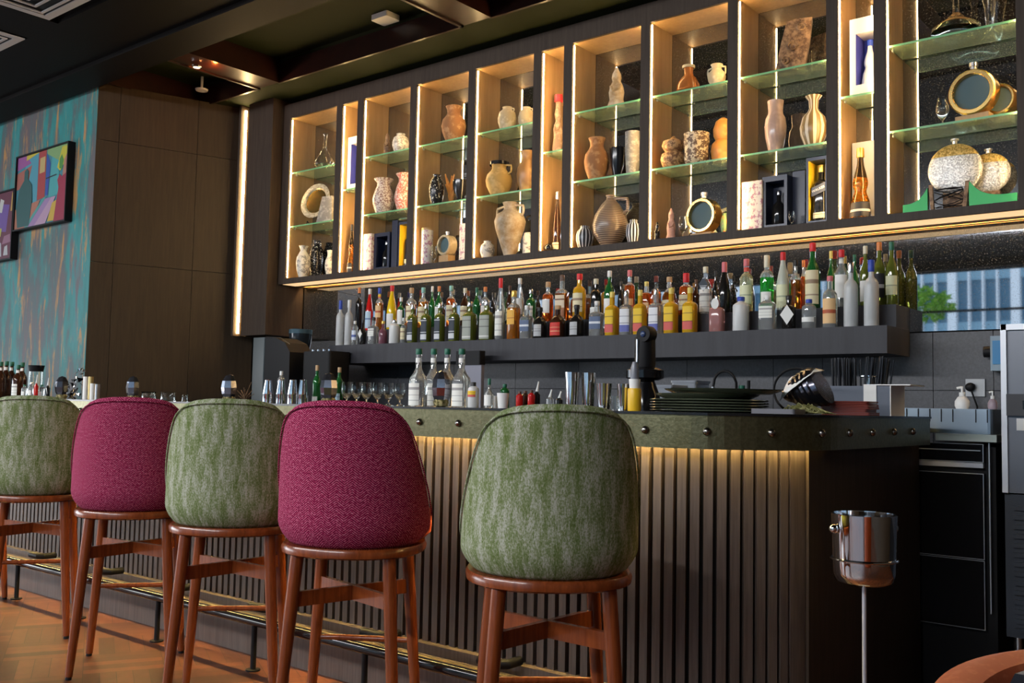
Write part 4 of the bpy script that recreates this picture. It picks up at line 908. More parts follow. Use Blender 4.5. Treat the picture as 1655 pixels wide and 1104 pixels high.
def bar():
    t = empty('bar_counter', (-1.65, 3.16, 0), 0, 'long dark bar counter with olive metal edge, glowing slatted front and rounded right corner', 'bar counter')
    X0 = -9.0; off = lambda b: b.xf(lambda x, y, z: (x+1.65, y-3.16, z))
    outer = [(X0, 2.71)]+arc(.45)+[(-1.20, 4.16)]
    # top slab
    pts = [(X0, 2.705)]+arc(.455)+[(-1.195, 4.165), (-1.86, 4.165), (-1.86, 3.42), (X0, 3.42)]
    off(MB().prism(pts, CT-.008, CT)).build('countertop', M_top, t)
    off(band(MB(), outer, .012, CT-.113, CT-.008)).build('apron', M_apron, t)
    ap = t.children[-1]
    rp = [(x, 2.71, 0, -1) for x in [-2.053-.2*k for k in range(0, 30)]]+[(-1.852, 2.71, 0, -1), (-1.65, 2.71, 0, -1)]
    for a in (.2/.45, .4/.45, .6/.45): rp.append((-1.65+.45*sin(a), 3.16-.45*cos(a), sin(a), -cos(a)))
    rp += [(-1.20, y, 1, 0) for y in (3.26, 3.48, 3.71, 3.93)]
    base = None
    for x, y, nx, ny in rp:
        if base is None:
            base = MB().ball((0, 0, 0), .0135, 14, 8, (1, 1, 1)).build('rivet', M_rivet, ap, smooth=True); r_ = base
        else: r_ = base.copy(); COL.objects.link(r_)
        r_.location = (x+1.65+nx*.002, y-3.16+ny*.002, 1.042); r_.parent = ap
    # body behind the slats
    body = [(X0, 2.80)]+[p for p in arc(.36)]+[(-1.29, 4.20), (-1.80, 4.20), (-1.80, 3.36), (X0, 3.36)]
    off(MB().prism(body, 0, CT-.009)).build('carcass', M_gap, t)
    b = MB(); sp = .0462; x = -8.9; sw = .029
    def slat(cx, cy, ang, w_=sw):
        dx, dy = cos(ang), sin(ang); nx, ny = sin(ang), -cos(ang)
        p = [(cx-dx*w_/2, cy-dy*w_/2), (cx+dx*w_/2, cy+dy*w_/2), (cx+dx*w_/2+nx*.022, cy+dy*w_/2+ny*.022), (cx-dx*w_/2+nx*.022, cy-dy*w_/2+ny*.022)]
        b.prism(p, .205, CT-.04)
    k = 0
    while x-.0 < -1.66:
        slat(x, 2.80, 0); x += sp
    s = x+1.65; Rr = .36
    while s/Rr < radians(66):
        a = s/Rr; slat(-1.65+Rr*sin(a), 3.16-Rr*cos(a), a); s += sp*.86
    off(b).build('slatted_front', M_slat, t)
    b = MB(); a0, a1 = radians(67.5), radians(78)
    band(b, [(-1.65+.382*sin(a0+(a1-a0)*q/4), 3.16-.382*cos(a0+(a1-a0)*q/4)) for q in range(5)], .02, 0, CT-.04); off(b).build('end_post', M_slat, t)
    off(MB().box(-1.30, -1.266, 3.085, 4.235, 0, CT-.113)).build('end_panel', M_dwood, t)
    pf = [(X0, 2.70)]+arc(.46)[:-3]
    b = MB(); band(b, [(X0, 2.70)]+arc(.46)[:12], .06, 0, .168); off(b).build('plinth', M_slat, t)
    b = MB(); band(b, [(X0, 2.745)]+arc(.415)[:12], .05, .168, .205); off(b).build('plinth_cap', M_slat, t)
    b = MB(); band(b, [(X0, 2.697)]+arc(.463)[:12], .012, .166, .173); off(b).build('brass_trim', M_brass, t)
    b = MB(); band(b, [(X0, 2.762)]+arc(.398)[:13], .010, CT-.070, CT-.058); off(b).build('light_strip', M_ledw, t)
    b = MB(); band(b, [(X0, 2.754)]+arc(.406)[:13], .003, CT-.082, CT-.050); off(b).build('added_light_shield', M_black, t)  # unseen shield added to hold the strip's light off the floor
bar()
def rail():
    t = empty('foot_rail', (-5, 2.55, 0), 0, 'long black tubular foot rail on short posts along the bar plinth', 'foot rail')
    MB().tube([(-4, 0, .20), (2.6, 0, .20), (3.3, 0, .20), (3.40, .03, .20), (3.44, .10, .20)], .020, 12).build('rail', M_blackgl, t, smooth=True)
    p0 = None
    for x in (-5.55, -4.85, -4.145, -3.42, -2.75, -2.05, -6.25, -6.95):
        if p0 is None:
            b = MB().lathe([(.030, 0), (.030, .006), (.012, .008), (.012, .185)], 14); p0 = b.build('post', M_black, t, smooth=40); p = p0
        else: p = p0.copy(); COL.objects.link(p)
        p.parent = t; p.location = (x+5, 0, 0)
    q0 = None
    for px, py in ((75, 903), (183, 925), (296, 948), (440, 985), (627, 1032), (822, 1083)):
        x, _ = PX(px, py, 2.68)
        if q0 is None:
            q0 = MB().tube([(-.10, 0, .232), (-.01, 0, .232), (.012, .02, .232), (.012, .085, .232)], .017, 10).build('bracket', M_black, t, smooth=True); q = q0
        else: q = q0.copy(); COL.objects.link(q)
        q.parent = t; q.location = (x+5, .09, -.004)
rail()

# ================================================================== STOOLS
def stool(kind):
    fab = M_green if kind == 'green' else M_mag; sf = M_greenseat if kind == 'green' else M_orange
    t = bpy.data.objects.new('bar_stool', None); COL.objects.link(t); t.empty_display_size = .1
    # wrap-around back shell
    TAB = [(0, 1.117), (18, 1.115), (32, 1.108), (42, 1.096), (51, 1.070), (58, 1.030), (66, .965), (76, .885), (90, .795), (104, .745)]
    def ztop(a):
        a = abs(a)
        for (a0, z0), (a1, z1) in zip(TAB, TAB[1:]):
            if a <= a1: return z0+(z1-z0)*(a-a0)/(a1-a0)
        return TAB[-1][1]
    n = 72; b = MB(); uv = []; secs = 0; rings = []
    for k in range(n+1):
        a = -100+200*k/n; ra = radians(a); zt = ztop(a); z0 = .655
        ro = .250; th = .045 if abs(a) < 90 else .045-(abs(a)-90)/14*.012
        sec = []
        nz = 12
        for j in range(nz+1):
            u = j/nz; z = z0+.012+(zt-.018-z0-.012)*u
            r_ = ro-.030*max(0, 1-u*(zt-z0)/.075)**2 if u*(zt-z0) < .075 else ro
            r_ -= .004*(u)**2
            sec.append((r_, z))
        sec = [(ro-.055, z0)]+[(ro-.040, z0+.003)]+sec+[(ro-.010, zt-.006), (ro-.020, zt-.001), (ro-.030, zt-.002), (ro-th+.004, zt-.010)]
        for j in range(5): u = 1-j/4; sec.append((ro-th, z0+.02+(zt-.022-z0-.02)*u))
        m_ = len(sec)
        for r_, z in sec:
            lean = -.020*max(0, (z-.75))/.36
            b.v.append((r_*sin(ra)*1.0, -r_*cos(ra)*.96+lean, z)); uv.append((ro*ra, z))
        rings.append(m_)
    m_ = rings[0]
    for k in range(n):
        for j in range(m_-1):
            b.f.append((k*m_+j, (k+1)*m_+j, (k+1)*m_+j+1, k*m_+j+1)); b.mi.append(0)
        b.f.append((k*m_+m_-1, (k+1)*m_+m_-1, (k+1)*m_, k*m_)); b.mi.append(0)
    b.f.append(tuple(range(m_-1, -1, -1))); b.mi.append(0); b.f.append(tuple(n*m_+j for j in range(m_))); b.mi.append(0)
    b.uv = uv
    shell = b.build('backrest', fab, t, smooth=50)
    # inner upholstery panel
    b = MB(); vs = []; fs = []; nz = 8
    for k in range(49):
        a = -96+192*k/48; ra = radians(a); zt = ztop(a)-.030
        for j in range(nz+1):
            z = .70+(zt-.70)*j/nz; rr = .2035-.010*sin(pi*j/nz)
            vs.append((rr*sin(ra), -rr*cos(ra)*.96-.020*max(0, (z-.75))/.36, z))
    for k in range(48):
        for j in range(nz): fs.append((k*(nz+1)+j, k*(nz+1)+j+1, (k+1)*(nz+1)+j+1, (k+1)*(nz+1)+j))
    b.add(vs, fs); b.build('inner_upholstery', sf, shell, smooth=50)
    pts = []
    for k in range(61):
        a = -100+200*k/60; ra = radians(a); z = ztop(a)-.017
        pts.append((.2505*sin(ra), -.2505*cos(ra)*.96-.020*max(0, (z-.75))/.36, z))
    b = MB().tube(pts, .0028, 6); b.uv = [(p[0], p[2]) for p in b.v]; b.build('piping', fab, shell, smooth=True)
    # seat cushion
    b = MB(); pr = [(0.0, .657), (.93, .657), (.99, .672), (1, .70), (1, .735), (.96, .757), (.85, .768), (0.0, .772)]
    b.lathe([(r*.207, z) for r, z in pr], 40, cap=False, n=2.9).xf(lambda x, y, z: (x*(1.0+.15*max(0, min(1, (y+.02)/.12))), y*1.18+.052, z)); b.build('seat_cushion', sf, t, smooth=50)
    b = MB(); b.lathe([(.215, .624), (.226, .630), (.228, .645), (.222, .656), (.20, .656)], 48, n=2.35).xf(lambda x, y, z: (x*1.02, y*1.03+.012, z)); b.build('seat_ring', M_red, t, smooth=50)
    A, B = .147, .190
    def pos(sx, sy, z): u = 1-z/.63; q = A+(B-A)*u; return (sx*q, sy*q+.005, z)
    for sx in (-1, 1):
        for sy in (-1, 1):
            MB().tube([pos(sx, sy, .635), pos(sx, sy, .45), pos(sx, sy, .2), pos(sx, sy, .012)], [.0215, .021, .0185, .0145], 16).build('leg', M_red, t, smooth=50)
            lg = t.children[-1]; MB().tube([pos(sx, sy, .012), pos(sx, sy, 0.0)], .0125, 12).build('foot_glide', M_black, lg, smooth=50)
    for sg in (1, -1):
        p, q = Vector(pos(-1, -sg, .49)), Vector(pos(1, sg, .49)); d = (q-p); d.z = 0; d.normalize(); nn = Vector((-d.y, d.x, 0))*.009
        z0, z1 = (.465, .512); b = MB()
        b.add([p+nn-Vector((0, 0, p.z-z0)), p-nn-Vector((0, 0, p.z-z0)), q-nn-Vector((0, 0, q.z-z0)), q+nn-Vector((0, 0, q.z-z0)), p+nn-Vector((0, 0, p.z-z1)), p-nn-Vector((0, 0, p.z-z1)), q-nn-Vector((0, 0, q.z-z1)), q+nn-Vector((0, 0, q.z-z1))],
              [(0, 1, 2, 3), (7, 6, 5, 4), (0, 4, 5, 1), (1, 5, 6, 2), (2, 6, 7, 3), (3, 7, 4, 0)])
        b.build('cross_stretcher', M_red, t)
    MB().tube([pos(-1, 1, .30), (-.1, pos(1, 1, .30)[1]+.004, .30), (.1, pos(1, 1, .30)[1]+.004, .30), pos(1, 1, .30)], [.009, .0105, .0105, .009], 12).build('footrest', M_red, t, smooth=True)
    return t
SG = stool('green'); SM = stool('magenta')
first = {'green': SG, 'magenta': SM}; used = set()
for x, y, ph, kd, lb in ((-1.675, 2.24, 43, 'green', 'green upholstered bar stool nearest the camera, rightmost of the row'),
                         (-2.46, 2.22, 34, 'magenta', 'magenta herringbone bar stool with coral seat, right one of the two magenta stools'),
                         (-3.15, 2.24, 46, 'green', 'green upholstered bar stool between the two magenta stools'),
                         (-3.85, 2.24, 51, 'magenta', 'magenta herringbone bar stool, left one of the two magenta stools'),
                         (-4.745, 2.24, 57, 'green', 'green upholstered bar stool cut by the left edge of the photo'),
                         (-5.53, 2.24, 57, 'magenta', 'farthest bar stool, only its legs showing behind the left green stool')):
    s_ = first[kd]
    if kd in used: s_ = copy_tree(s_)
    used.add(kd); s_.location = (x, y, 0); s_.rotation_euler = (0, 0, radians(ph)); tag(s_, lb, 'bar stool', 'bar stools along the counter')

# ================================================================== THINGS ON THE BAR
def at(px, Y, py=650): return PX(px, py, Y)[0]
def ctop(px, ty, Y): x, zt = PX(px, ty, Y); return x, zt-CT, MPP(x, Y)
ZC = CT+.0005
def cone(x, y, h_, r0, r1, m_, name, label, cat, group=None, hollow=True, parent=None):
    b = MB(); pr = [(0.0, 0), (r0, 0), (r1, h_)]+([(r1*.93, h_), (r0*.9, .01), (0.0, .01)] if hollow else [(0.0, h_)])
    o = b.lathe(pr, 28, cap=False).build(name, m_, None, smooth=40, loc=(x, y, ZC)); return tag(o, label, cat, group)
def counter_items():
    # left cluster of liqueur bottles
    for i, (px, ty, Y, lb) in enumerate(((2, 585, 3.00, 'dark bottle with green cap at the left edge of the photo, on the bar'), (11, 584, 3.06, 'dark bottle with green cap and white neck, second from the left edge'),
                                   (19.5, 585, 3.12, 'dark amber bottle with green cap, third from the left edge'), (30, 590, 2.98, 'dark bottle with green cap, fourth from the left edge'), (36.5, 586, 3.08, 'tallest-looking dark bottle at the right of the left bar group'))):
        x, h_, mp = ctop(px, ty, Y); bottle(x, Y, ZC, h_, 8.2*mp, 'wine', 'brown', 'green', 'white', (.08, .42), lb, seal='plain', group='liqueur bottles on the left end of the bar', capz=.88)
    for px, ty, Y, cp, lb in ((40, 622, 2.86, 'green', 'small vial with a green cap left of the red dropper vial'), (51, 618, 2.86, 'silver', 'small clear vial beside the red dropper vial'), (68, 622, 2.90, 'green', 'small green-capped vial right of the red dropper vial')):
        x, h_, mp = ctop(px, ty, Y); bottle(x, Y, ZC, h_, 4.5*mp, 'short', 'clear', cp, 'plain', (.1, .5), lb, name='bitters_vial', group='bitters vials on the bar')
    def dropper(px, ty, Y, col, lb):
        x, h_, mp = ctop(px, ty, Y); t = empty('dropper_bottle', (x, Y, ZC), 0, lb, 'bottle')
        MB().lathe([(0.0, 0), (.013, 0), (.013, h_*.52), (.006, h_*.60), (.006, h_*.64)], 14).build('glass_body', col, t, smooth=True)
        MB().tube([(0, 0, h_*.62), (.004, 0, h_*.82), (.008, 0, h_)], [.006, .0035, .003], 8).build('pipette', K['white'], t, smooth=True)
    dropper(59.5, 606, 2.86, G['red'], 'red dropper vial with a white pipette at the left end of the bar')
    dropper(78, 611, 2.86, G['dark'], 'dark dropper bottle with a white pipette at the left end of the bar')
    # black strainer bowl resting on a clear mixing beaker
    x, h_, mp = ctop(58.5, 600.5, 3.24); t = empty('mixing_beaker', (x, 3.24, ZC), 0, 'tall clear mixing beaker at the left end of the bar', 'beaker')
    MB().lathe([(0.0, 0), (.045, 0), (.045, h_-.001), (.043, h_-.001), (.043, .004), (0.0, .004)], 24, cap=False).build('glass_body', M_glass, t, smooth=40)
    t = empty('strainer_bowl', (x, 3.24, ZC+h_), 0, 'black bowl-shaped strainer with side lugs resting on the clear beaker', 'strainer')
    MB().lathe([(0.0, .0), (.046, .0), (.054, .042), (.05, .042), (.043, .004), (0.0, .004)], 28, cap=False).build('bowl', M_black, t, smooth=40)
    for sx in (-1, 1): MB().tube([(sx*.05, 0, .036), (sx*.085, 0, .032)], .004, 8).build('lug', M_black, t, smooth=True)
    # faceted stone lamps
    facet = mat('faceted_dark_mirror_glass', (.30, .30, .34), .10, .95); leaf = speck('gold_leaf', (.10, .09, .03), (.40, .34, .16), 60, .35, .42, .58, .7, .4)
    for px, ty, wp, Y, lb in ((101, 608, 21, 2.90, 'faceted dark glass ornament on a gold base, leftmost of five on the bar'), (216, 608, 21, 2.95, 'faceted dark glass ornament, second from the left, above the left magenta stool'),
                              (371.5, 605, 24, 2.92, 'faceted dark glass ornament in the middle of the five, above the centre green stool'), (532.5, 602.5, 27, 2.90, 'faceted dark glass ornament above the right magenta stool'), (714, 599, 28, 2.79, 'faceted dark glass ornament in front of the green-capped syrup bottles')):
        x, h_, mp = ctop(px, ty, Y); R = wp*mp/2; t = empty('faceted_ornament', (x, Y, ZC), .4, lb, 'ornament', 'faceted glass ornaments along the bar')
        MB().lathe([(R*.66, h_*.12), (R*1.0, h_*.30), (R*1.12, h_*.52), (R*.98, h_*.76), (R*.55, h_*.95), (0.05*R, h_)], 7, sy=.8).build('faceted_glass', facet, t)
        MB().lathe([(R*.5, 0), (R*.82, h_*.03), (R*.95, h_*.14), (R*.7, h_*.24)], 11, sy=.75).build('gilt_base', leaf, t)
    x, h_, mp = ctop(124, 596, 3.0); t = empty('wire_bouquet', (x, 3.0, ZC), 0, 'silvery crumpled foil bouquet between the dark ornament and the white tubes', 'ornament')
    b = MB(); rnd = random.Random(9)
    for k in range(26):
        a = rnd.uniform(0, 6.28); r_ = rnd.uniform(.01, .05); z = rnd.uniform(.01, h_); s_ = .02
        b.add([(r_*cos(a)+rnd.uniform(-s_, s_), r_*sin(a)+rnd.uniform(-s_, s_), max(0, z+rnd.uniform(-s_, s_))) for _ in range(4)], [(0, 1, 2), (0, 2, 3), (0, 3, 1), (1, 3, 2)])
    b.build('foil', M_chrome, t)
    for px, ty, wp, Y, mt_, lb in ((139, 609, 8, 2.86, M_paper, 'white cylinder cup, tallest of four beside the brown pier'), (147.5, 609, 8, 2.95, M_brass, 'bronze cylinder cup behind the white ones'), (150, 620, 8, 2.84, M_paper, 'shorter white cylinder cup in front of the bronze one'), (158, 621, 8.5, 2.90, M_steel, 'short steel cylinder cup, rightmost of the four')):
        x, h_, mp = ctop(px, ty, Y); cone(x, Y, h_, wp*mp/2*.95, wp*mp/2, mt_, 'cylinder_cup', lb, 'cup', 'cylinder cups on the left part of the bar')
    for px, ty, wp, lb in ((241, 633.5, 26, 'low clear glass dish, left of two behind the left magenta stool'), (272, 634, 26, 'low clear glass dish, right of two behind the left magenta stool'), (299, 638, 10, 'tiny clear salt glass right of the low dishes')):
        x, h_, mp = ctop(px, ty, 2.86); R = wp*mp/2; t = empty('glass_dish', (x, 2.86, ZC), 0, lb, 'dish')
        MB().lathe([(0.0, 0), (R*.95, 0), (R*.82, h_*.8), (R, h_), (R*.95, h_), (R*.76, h_*.8), (R*.88, .004), (0.0, .004)], 28, cap=False).build('glass_body', M_glass, t, smooth=50)
    # twigs
    x, h_, mp = ctop(397, 616, 2.95); t = empty('twig_bundle', (x, 2.95, ZC), 0, 'small nest of dry brown twigs beside the dark metal column', 'twigs')
    b = MB(); rnd = random.Random(5)
    for k in range(34):
        a = rnd.uniform(0, 6.28); e = (rnd.uniform(-.035, .045), rnd.uniform(-.03, .03), rnd.uniform(.03, h_ if k < 4 else h_*.6)); b.tube([(e[0]*-.4, e[1]*-.4, .003), e], .0014, 5)
    b.build('twigs', speck('dry_twig', (.14, .08, .04), (.30, .18, .10), 60, .8), t)
    # mirrored tumblers with coasters
    for i, (px, lb) in enumerate(((434, 'polished steel tumbler, leftmost of four beneath the coffee grinder'), (455, 'polished steel tumbler, second of four from the left'), (474, 'polished steel tumbler, third of four from the left'), (490, 'dark steel tumbler, rightmost of four beneath the coffee grinder'))):
        x, h_, mp = ctop(px, 614, 2.84+.03*(i % 2)); R = 8.5*mp; t = empty('steel_tumbler', (x, 2.84+.03*(i % 2), ZC), 0, lb, 'tumbler', 'steel tumblers by the grinder')
        MB().lathe([(0.0, 0), (R, 0), (R, h_*.38), (R*1.02, h_*.40), (R*.62, h_*.95), (R*.66, h_), (R*.6, h_), (R*.55, h_*.9), (0.0, h_*.45)], 24, cap=False).build('body', M_chrome, t, smooth=40)
    x, h_, mp = ctop(455, 600, 3.05); bottle(x, 3.05, ZC, h_, 6*mp, 'short', 'clear', 'white', None, None, 'small clear bottle with a white cap behind the steel tumblers')
    x, h_, mp = ctop(513, 590.5, 2.95); bottle(x, 2.95, ZC, h_, 6.8*mp, 'wine', 'green', 'cork', 'plain', (.03, .20), 'dark wine bottle with pale capsule between tumblers and dark ornament', capz=.86, seal=None)
    x, h_, mp = ctop(549, 594, 3.0); bottle(x, 3.0, ZC, h_, 6.8*mp, 'wine', 'green', 'cork', 'blue', (.1, .3), 'dark wine bottle right behind the dark ornament above the magenta stool', capz=.86)
    # snifters
    for i, px in enumerate((561, 577, 593, 611, 629, 647)):
        Y = 2.88+.02*(i % 2); x, h_, mp = ctop(px, 617.5+.4*i, Y); R = 9.2*mp
        t = empty('stemmed_glass', (x, Y, ZC), 0, ['clear stemmed glass, leftmost of the six glasses in a row', 'clear stemmed glass, second of the six from the left', 'clear stemmed glass, third of the six from the left', 'clear stemmed glass, fourth of the six from the left', 'clear stemmed glass, fifth of the six from the left', 'clear stemmed glass, rightmost of the six beside the syrup bottles'][i], 'wine glass', 'stemmed glasses in a row on the bar')
        MB().lathe([(0.0, 0), (R*.8, 0), (R*.8, .002), (.004, .008), (.004, h_*.25), (R*.6, h_*.34), (R, h_*.55), (R*.95, h_*.75), (R*.80, h_), (R*.76, h_), (R*.91, h_*.75), (R*.95, h_*.55), (R*.55, h_*.37), (0.0, h_*.30)], 24, cap=False).build('glass_body', M_glass, t, smooth=60)
    # syrup bottles
    for i, (px, Y, lb) in enumerate(((677.5, 2.80, 'clear syrup bottle with green cap and white label, leftmost of four'), (701.5, 2.95, 'clear syrup bottle with green cap, second of four, behind the ornament'), (723.5, 2.95, 'clear syrup bottle with green cap, third of four'), (747, 2.82, 'clear syrup bottle with olive cap, rightmost of four'))):
        x, h_, mp = ctop(px, 564, Y); bottle(x, Y, ZC, h_, 15*mp if i in (0, 3) else 14*mp, 'syrup', 'clear', 'green', 'white', (.02, .40), lb, name='syrup_bottle', seal='plain', capz=.90, group='green-capped syrup bottles', lw=70, rot=-.35)
    x, h_, mp = ctop(765.5, 618, 2.80); bottle(x, 2.80, ZC, h_, 9*mp, 'short', 'pearl', 'black', 'tequila', (.42, .66), 'small grey bottle with yellow band and black cap right of the syrup bottles', name='sauce_bottle', capz=.72)
    x, h_, mp = ctop(791, 612, 2.80); bottle(x, 2.80, ZC, h_, 7.5*mp, 'syrup', 'clear', 'green', 'plain', (.08, .44), 'small green-capped bottle with white label left of the front green stool', name='bitters_bottle', capz=.78)
    x, h_, mp = ctop(816, 621, 2.95); bottle(x, 2.95, ZC, h_, 7.5*mp, 'short', 'green', 'green', 'plain', (.1, .5), 'small green bottle behind the white cup', name='bitters_bottle')
    x, h_, mp = ctop(813, 635.5, 2.82); cone(x, 2.82, h_, 8*mp, 10*mp, M_white, 'white_cup', 'white plastic cup above the left shoulder of the front green stool', 'cup')
    x, h_, mp = ctop(801, 640, 2.86); cone(x, 2.86, h_, 5*mp, 6*mp, M_white, 'white_cup', 'tiny white pot beside the small green-capped bottle', 'cup')
    for px, ty, gl, lb in ((840, 633, 'red', 'small red jar, left of two behind the front green stool'), (859, 631, 'red', 'small red jar, right of two behind the front green stool'), (849, 632, 'brown', 'small dark jar between the two red jars')):
        x, h_, mp = ctop(px, ty, 2.84 if gl == 'red' else 2.90); bottle(x, 2.84 if gl == 'red' else 2.90, ZC, h_, 6*mp, 'short', gl, 'brown', None, None, lb, name='small_jar', cat='jar')
    dropper(868, 617, 2.88, G['dark'], 'black dropper bottle with tall white pipette behind the front green stool')
    dropper(889, 630, 2.84, G['clear'], 'clear dropper bottle behind the front green stool')
    dropper(904, 633, 2.86, G['dark'], 'short dark dropper bottle left of the steel shakers')
    # shakers
    for px, ty, w_, Y, lb in ((925, 602, 25, 2.84, 'tall steel shaker tin, leftmost of the shakers'), (951.5, 603, 25, 2.88, 'tall steel shaker tin, second from the left'), (976.5, 620, 26, 2.82, 'short steel shaker tin right of the two tall tins'), (1008, 621, 22, 2.82, 'short steel shaker tin next to the yellow juice bottle')):
        x, h_, mp = ctop(px, ty, Y); cone(x, Y, h_, w_*mp/2*.70, w_*mp/2, M_chrome, 'shaker_tin', lb, 'shaker', 'steel shaker tins')
    x, h_, mp = ctop(993, 640, 2.80); t = empty('small_glass', (x, 2.80, ZC), 0, 'small clear shot glass between the short shaker tins', 'glass')
    MB().lathe([(0.0, 0), (.014, 0), (.017, h_), (.016, h_), (.013, .005), (0.0, .005)], 20, cap=False).build('glass_body', M_glass, t, smooth=40)
    # yellow juice bottle
    x, h_, mp = ctop(1025.5, 628, 2.80); t = empty('juice_bottle', (x, 2.80, ZC), 0, 'yellow juice pourer bottle with grey neck and white collar', 'bottle'); R = 11*mp
    MB().lathe([(0.0, 0), (R*.96, 0), (R, .004), (R, h_*.92), (R*.9, h_)], 24).build('yellow_body', mat('yellow_juice', (.80, .48, .02), .35), t, smooth=True)
    _, zt = PX(1025, 585, 2.80); zt -= ZC
    MB().lathe([(R*.75, h_), (R*.80, h_+.2*(zt-h_)), (R*.85, h_+.35*(zt-h_))], 20).build('collar', M_white, t, smooth=True)
    MB().lathe([(R*.62, h_+.35*(zt-h_)), (R*.6, h_+.75*(zt-h_)), (R*.35, zt)], 20).build('pour_spout', mat('smoke_grey_plastic', (.16, .17, .20), .3), t, smooth=True)
    # black slow juicer behind
    x, h_, mp = ctop(1043, 537, 3.34); t = empty('juicer', (x, 3.34, ZC), 0, 'tall black juicer with a steel-edged tube behind the yellow bottle', 'juicer')
    MB().lathe([(0.0, 0), (.065, 0), (.060, .06), (.038, .12), (.035, h_*.45), (.030, h_*.55)], 24).build('base', M_blackgl, t, smooth=50)
    MB().lathe([(.040, h_*.55), (.042, h_*.60), (.040, h_*.93), (.030, h_*.95)], 24).build('feed_tube', M_black, t, smooth=50)
    MB().tube([(-.010, -.042, h_*.60), (-.010, -.043, h_*.90)], .0045, 8).build('steel_edge', M_steel, t, smooth=True)
    b = MB().lathe([(.0, -.03), (.030, -.03), (.034, -.02), (.034, .02), (0, .02)], 24, cap=False).xf(lambda a, c, d: (a+.014, d-.01, c+h_*.965)); b.build('knob', M_black, t, smooth=40)
    MB().ball((.014, -.042, h_*.965), .012, 14, 8, (1, .4, 1)).build('button', mat('blue_button', (.03, .05, .12), .2), t, smooth=True)
    MB().lathe([(.055, .12), (.075, .13), (.075, .16), (.05, .17)], 24).build('drip_ring', M_blackgl, t, smooth=50)
    # plates
    M_pl = mat('dark_olive_glaze', (.085, .10, .065), .16, coat=.4)
    xc = at(1141, 3.10); mp = MPP(xc, 3.10); R = 95*mp
    gen = ['lowest of the stack', 'second from the bottom', 'third from the bottom', 'fourth from the bottom', 'topmost of the equal plates']
    for k in range(5):
        z = ZC+k*.0092; o = MB().lathe([(0.0, 0), (R*.80, 0), (R*.90, .0010), (R*.985, .0030), (R, .0055), (R*.995, .0082), (R*.90, .0086), (R*.8, .0080), (0.0, .0080)], 56, cap=False).build('serving_plate', M_pl, None, smooth=40, loc=(xc+(k % 2)*.001, 3.12, z))
        tag(o, 'large dark olive serving plate, '+gen[k]+' on the bar', 'plate', 'stack of dark olive plates')
    zt = ZC+5*.0092
    for px, rp, dz, hh, lb in ((1142, 84, 0, .018, 'dark olive shallow bowl on top of the plate stack, under the wide tray'), (1168, 94, .0185, .016, 'wide dark olive tray crowning the plate stack')):
        xx = at(px, 3.14); R2 = rp*MPP(xx, 3.14)
        o = MB().lathe([(0.0, 0), (R2*.80, 0), (R2*.84, .002), (R2*.97, hh*.7), (R2, hh), (R2*.97, hh), (R2*.82, .005), (0.0, .004)], 56, cap=False).build('shallow_bowl' if dz == 0 else 'round_tray', M_pl, None, smooth=40, loc=(xx, 3.14, zt+dz+.0005))
        tag(o, lb, 'bowl' if dz == 0 else 'tray')
    # grey board under things at the corner
    xx = at(1258, 3.05); o = MB().rbox(-.075, .075, -.05, .05, 0, .016, .01).build('slate_board', mat('slate', (.14, .14, .16), .5), None, loc=(xx, 3.05, ZC)); tag(o, 'small grey slate board right of the plate stack', 'board')
    # dry herb bundle
    xx = at(1302, 3.16); t = empty('dry_herbs', (xx, 3.14, ZC), 0, 'bundle of dry yellow-green grass on the bar corner', 'herbs')
    b = MB(); rnd = random.Random(8)
    for k in range(130):
        a = rnd.uniform(0, pi); r_ = rnd.uniform(.02, .062); h0 = rnd.uniform(.002, .034)*(1-((r_*cos(a))/.08)**2)
        b.tube([(r_*cos(a)-.03, rnd.uniform(-.04, .04), .002), (r_*cos(a), rnd.uniform(-.04, .04), .004+h0), (r_*cos(a)+.035, rnd.uniform(-.04, .04), .002+h0*.4)], .0013, 4)
    b.build('stems', speck('dry_grass', (.20, .20, .06), (.42, .40, .18), 40, .8), t)
    # ribbed dark dome lying on its side, ring and napkin
    xx = at(1296, 3.32); _, zc = PX(1300, 632, 3.32); t = empty('ribbed_dome', (xx, 3.32, ZC), 0, 'ribbed dark metal dome lying tilted on the bar beside the straws', 'lamp shade')
    pr = []; Rm = .072
    for k in range(15):
        u = k/14; r_ = .012+(Rm-.012)*sin(u*pi/2)**.85; pr.append((r_+(.003 if k % 2 else 0), .15*u))
    pr += [(Rm*.97, .158), (0.0, .158)]
    b = MB().lathe([(0.0, -.002)]+pr, 32, cap=False)
    al = radians(62)
    b.xf(lambda a, c, d: (a*cos(al)*1.0+(d-.075)*sin(al), c, .080-a*sin(al)+(d-.075)*cos(al)*.55)); b.v = [(p[0], p[1], max(p[2], .001)) for p in b.v]
    b.build('ribbed_shell', mat('dark_mirror_metal', (.12, .12, .15), .18, .95), t, smooth=25)
    o = MB().tube([(.085*cos(q*2*pi/28), 0, .087+.080*sin(q*2*pi/28)) for q in range(28)], .0045, 8, closed=True).build('black_hoop', M_black, None, smooth=True, loc=(at(1286, 3.46), 3.46, ZC)); tag(o, 'black wire hoop standing behind the ribbed dome', 'hoop')
    # napkin draped over the dome
    xn = at(1300, 3.30); b = MB(); nx_, ny_ = 14, 5; vs = []; fs = []
    for i in range(nx_+1):
        for j in range(ny_+1):
            u = i/nx_; v_ = j/ny_
            vs.append((-.065+.12*u, -.088+.10*v_, .128+.030*sin(u*2.2)-.075*(1-u)**.7*(1-v_)**1.5-.012*(1-v_)+.002*sin(9*u+3*v_)))
    for i in range(nx_):
        for j in range(ny_): fs.append((i*(ny_+1)+j, (i+1)*(ny_+1)+j, (i+1)*(ny_+1)+j+1, i*(ny_+1)+j+1))
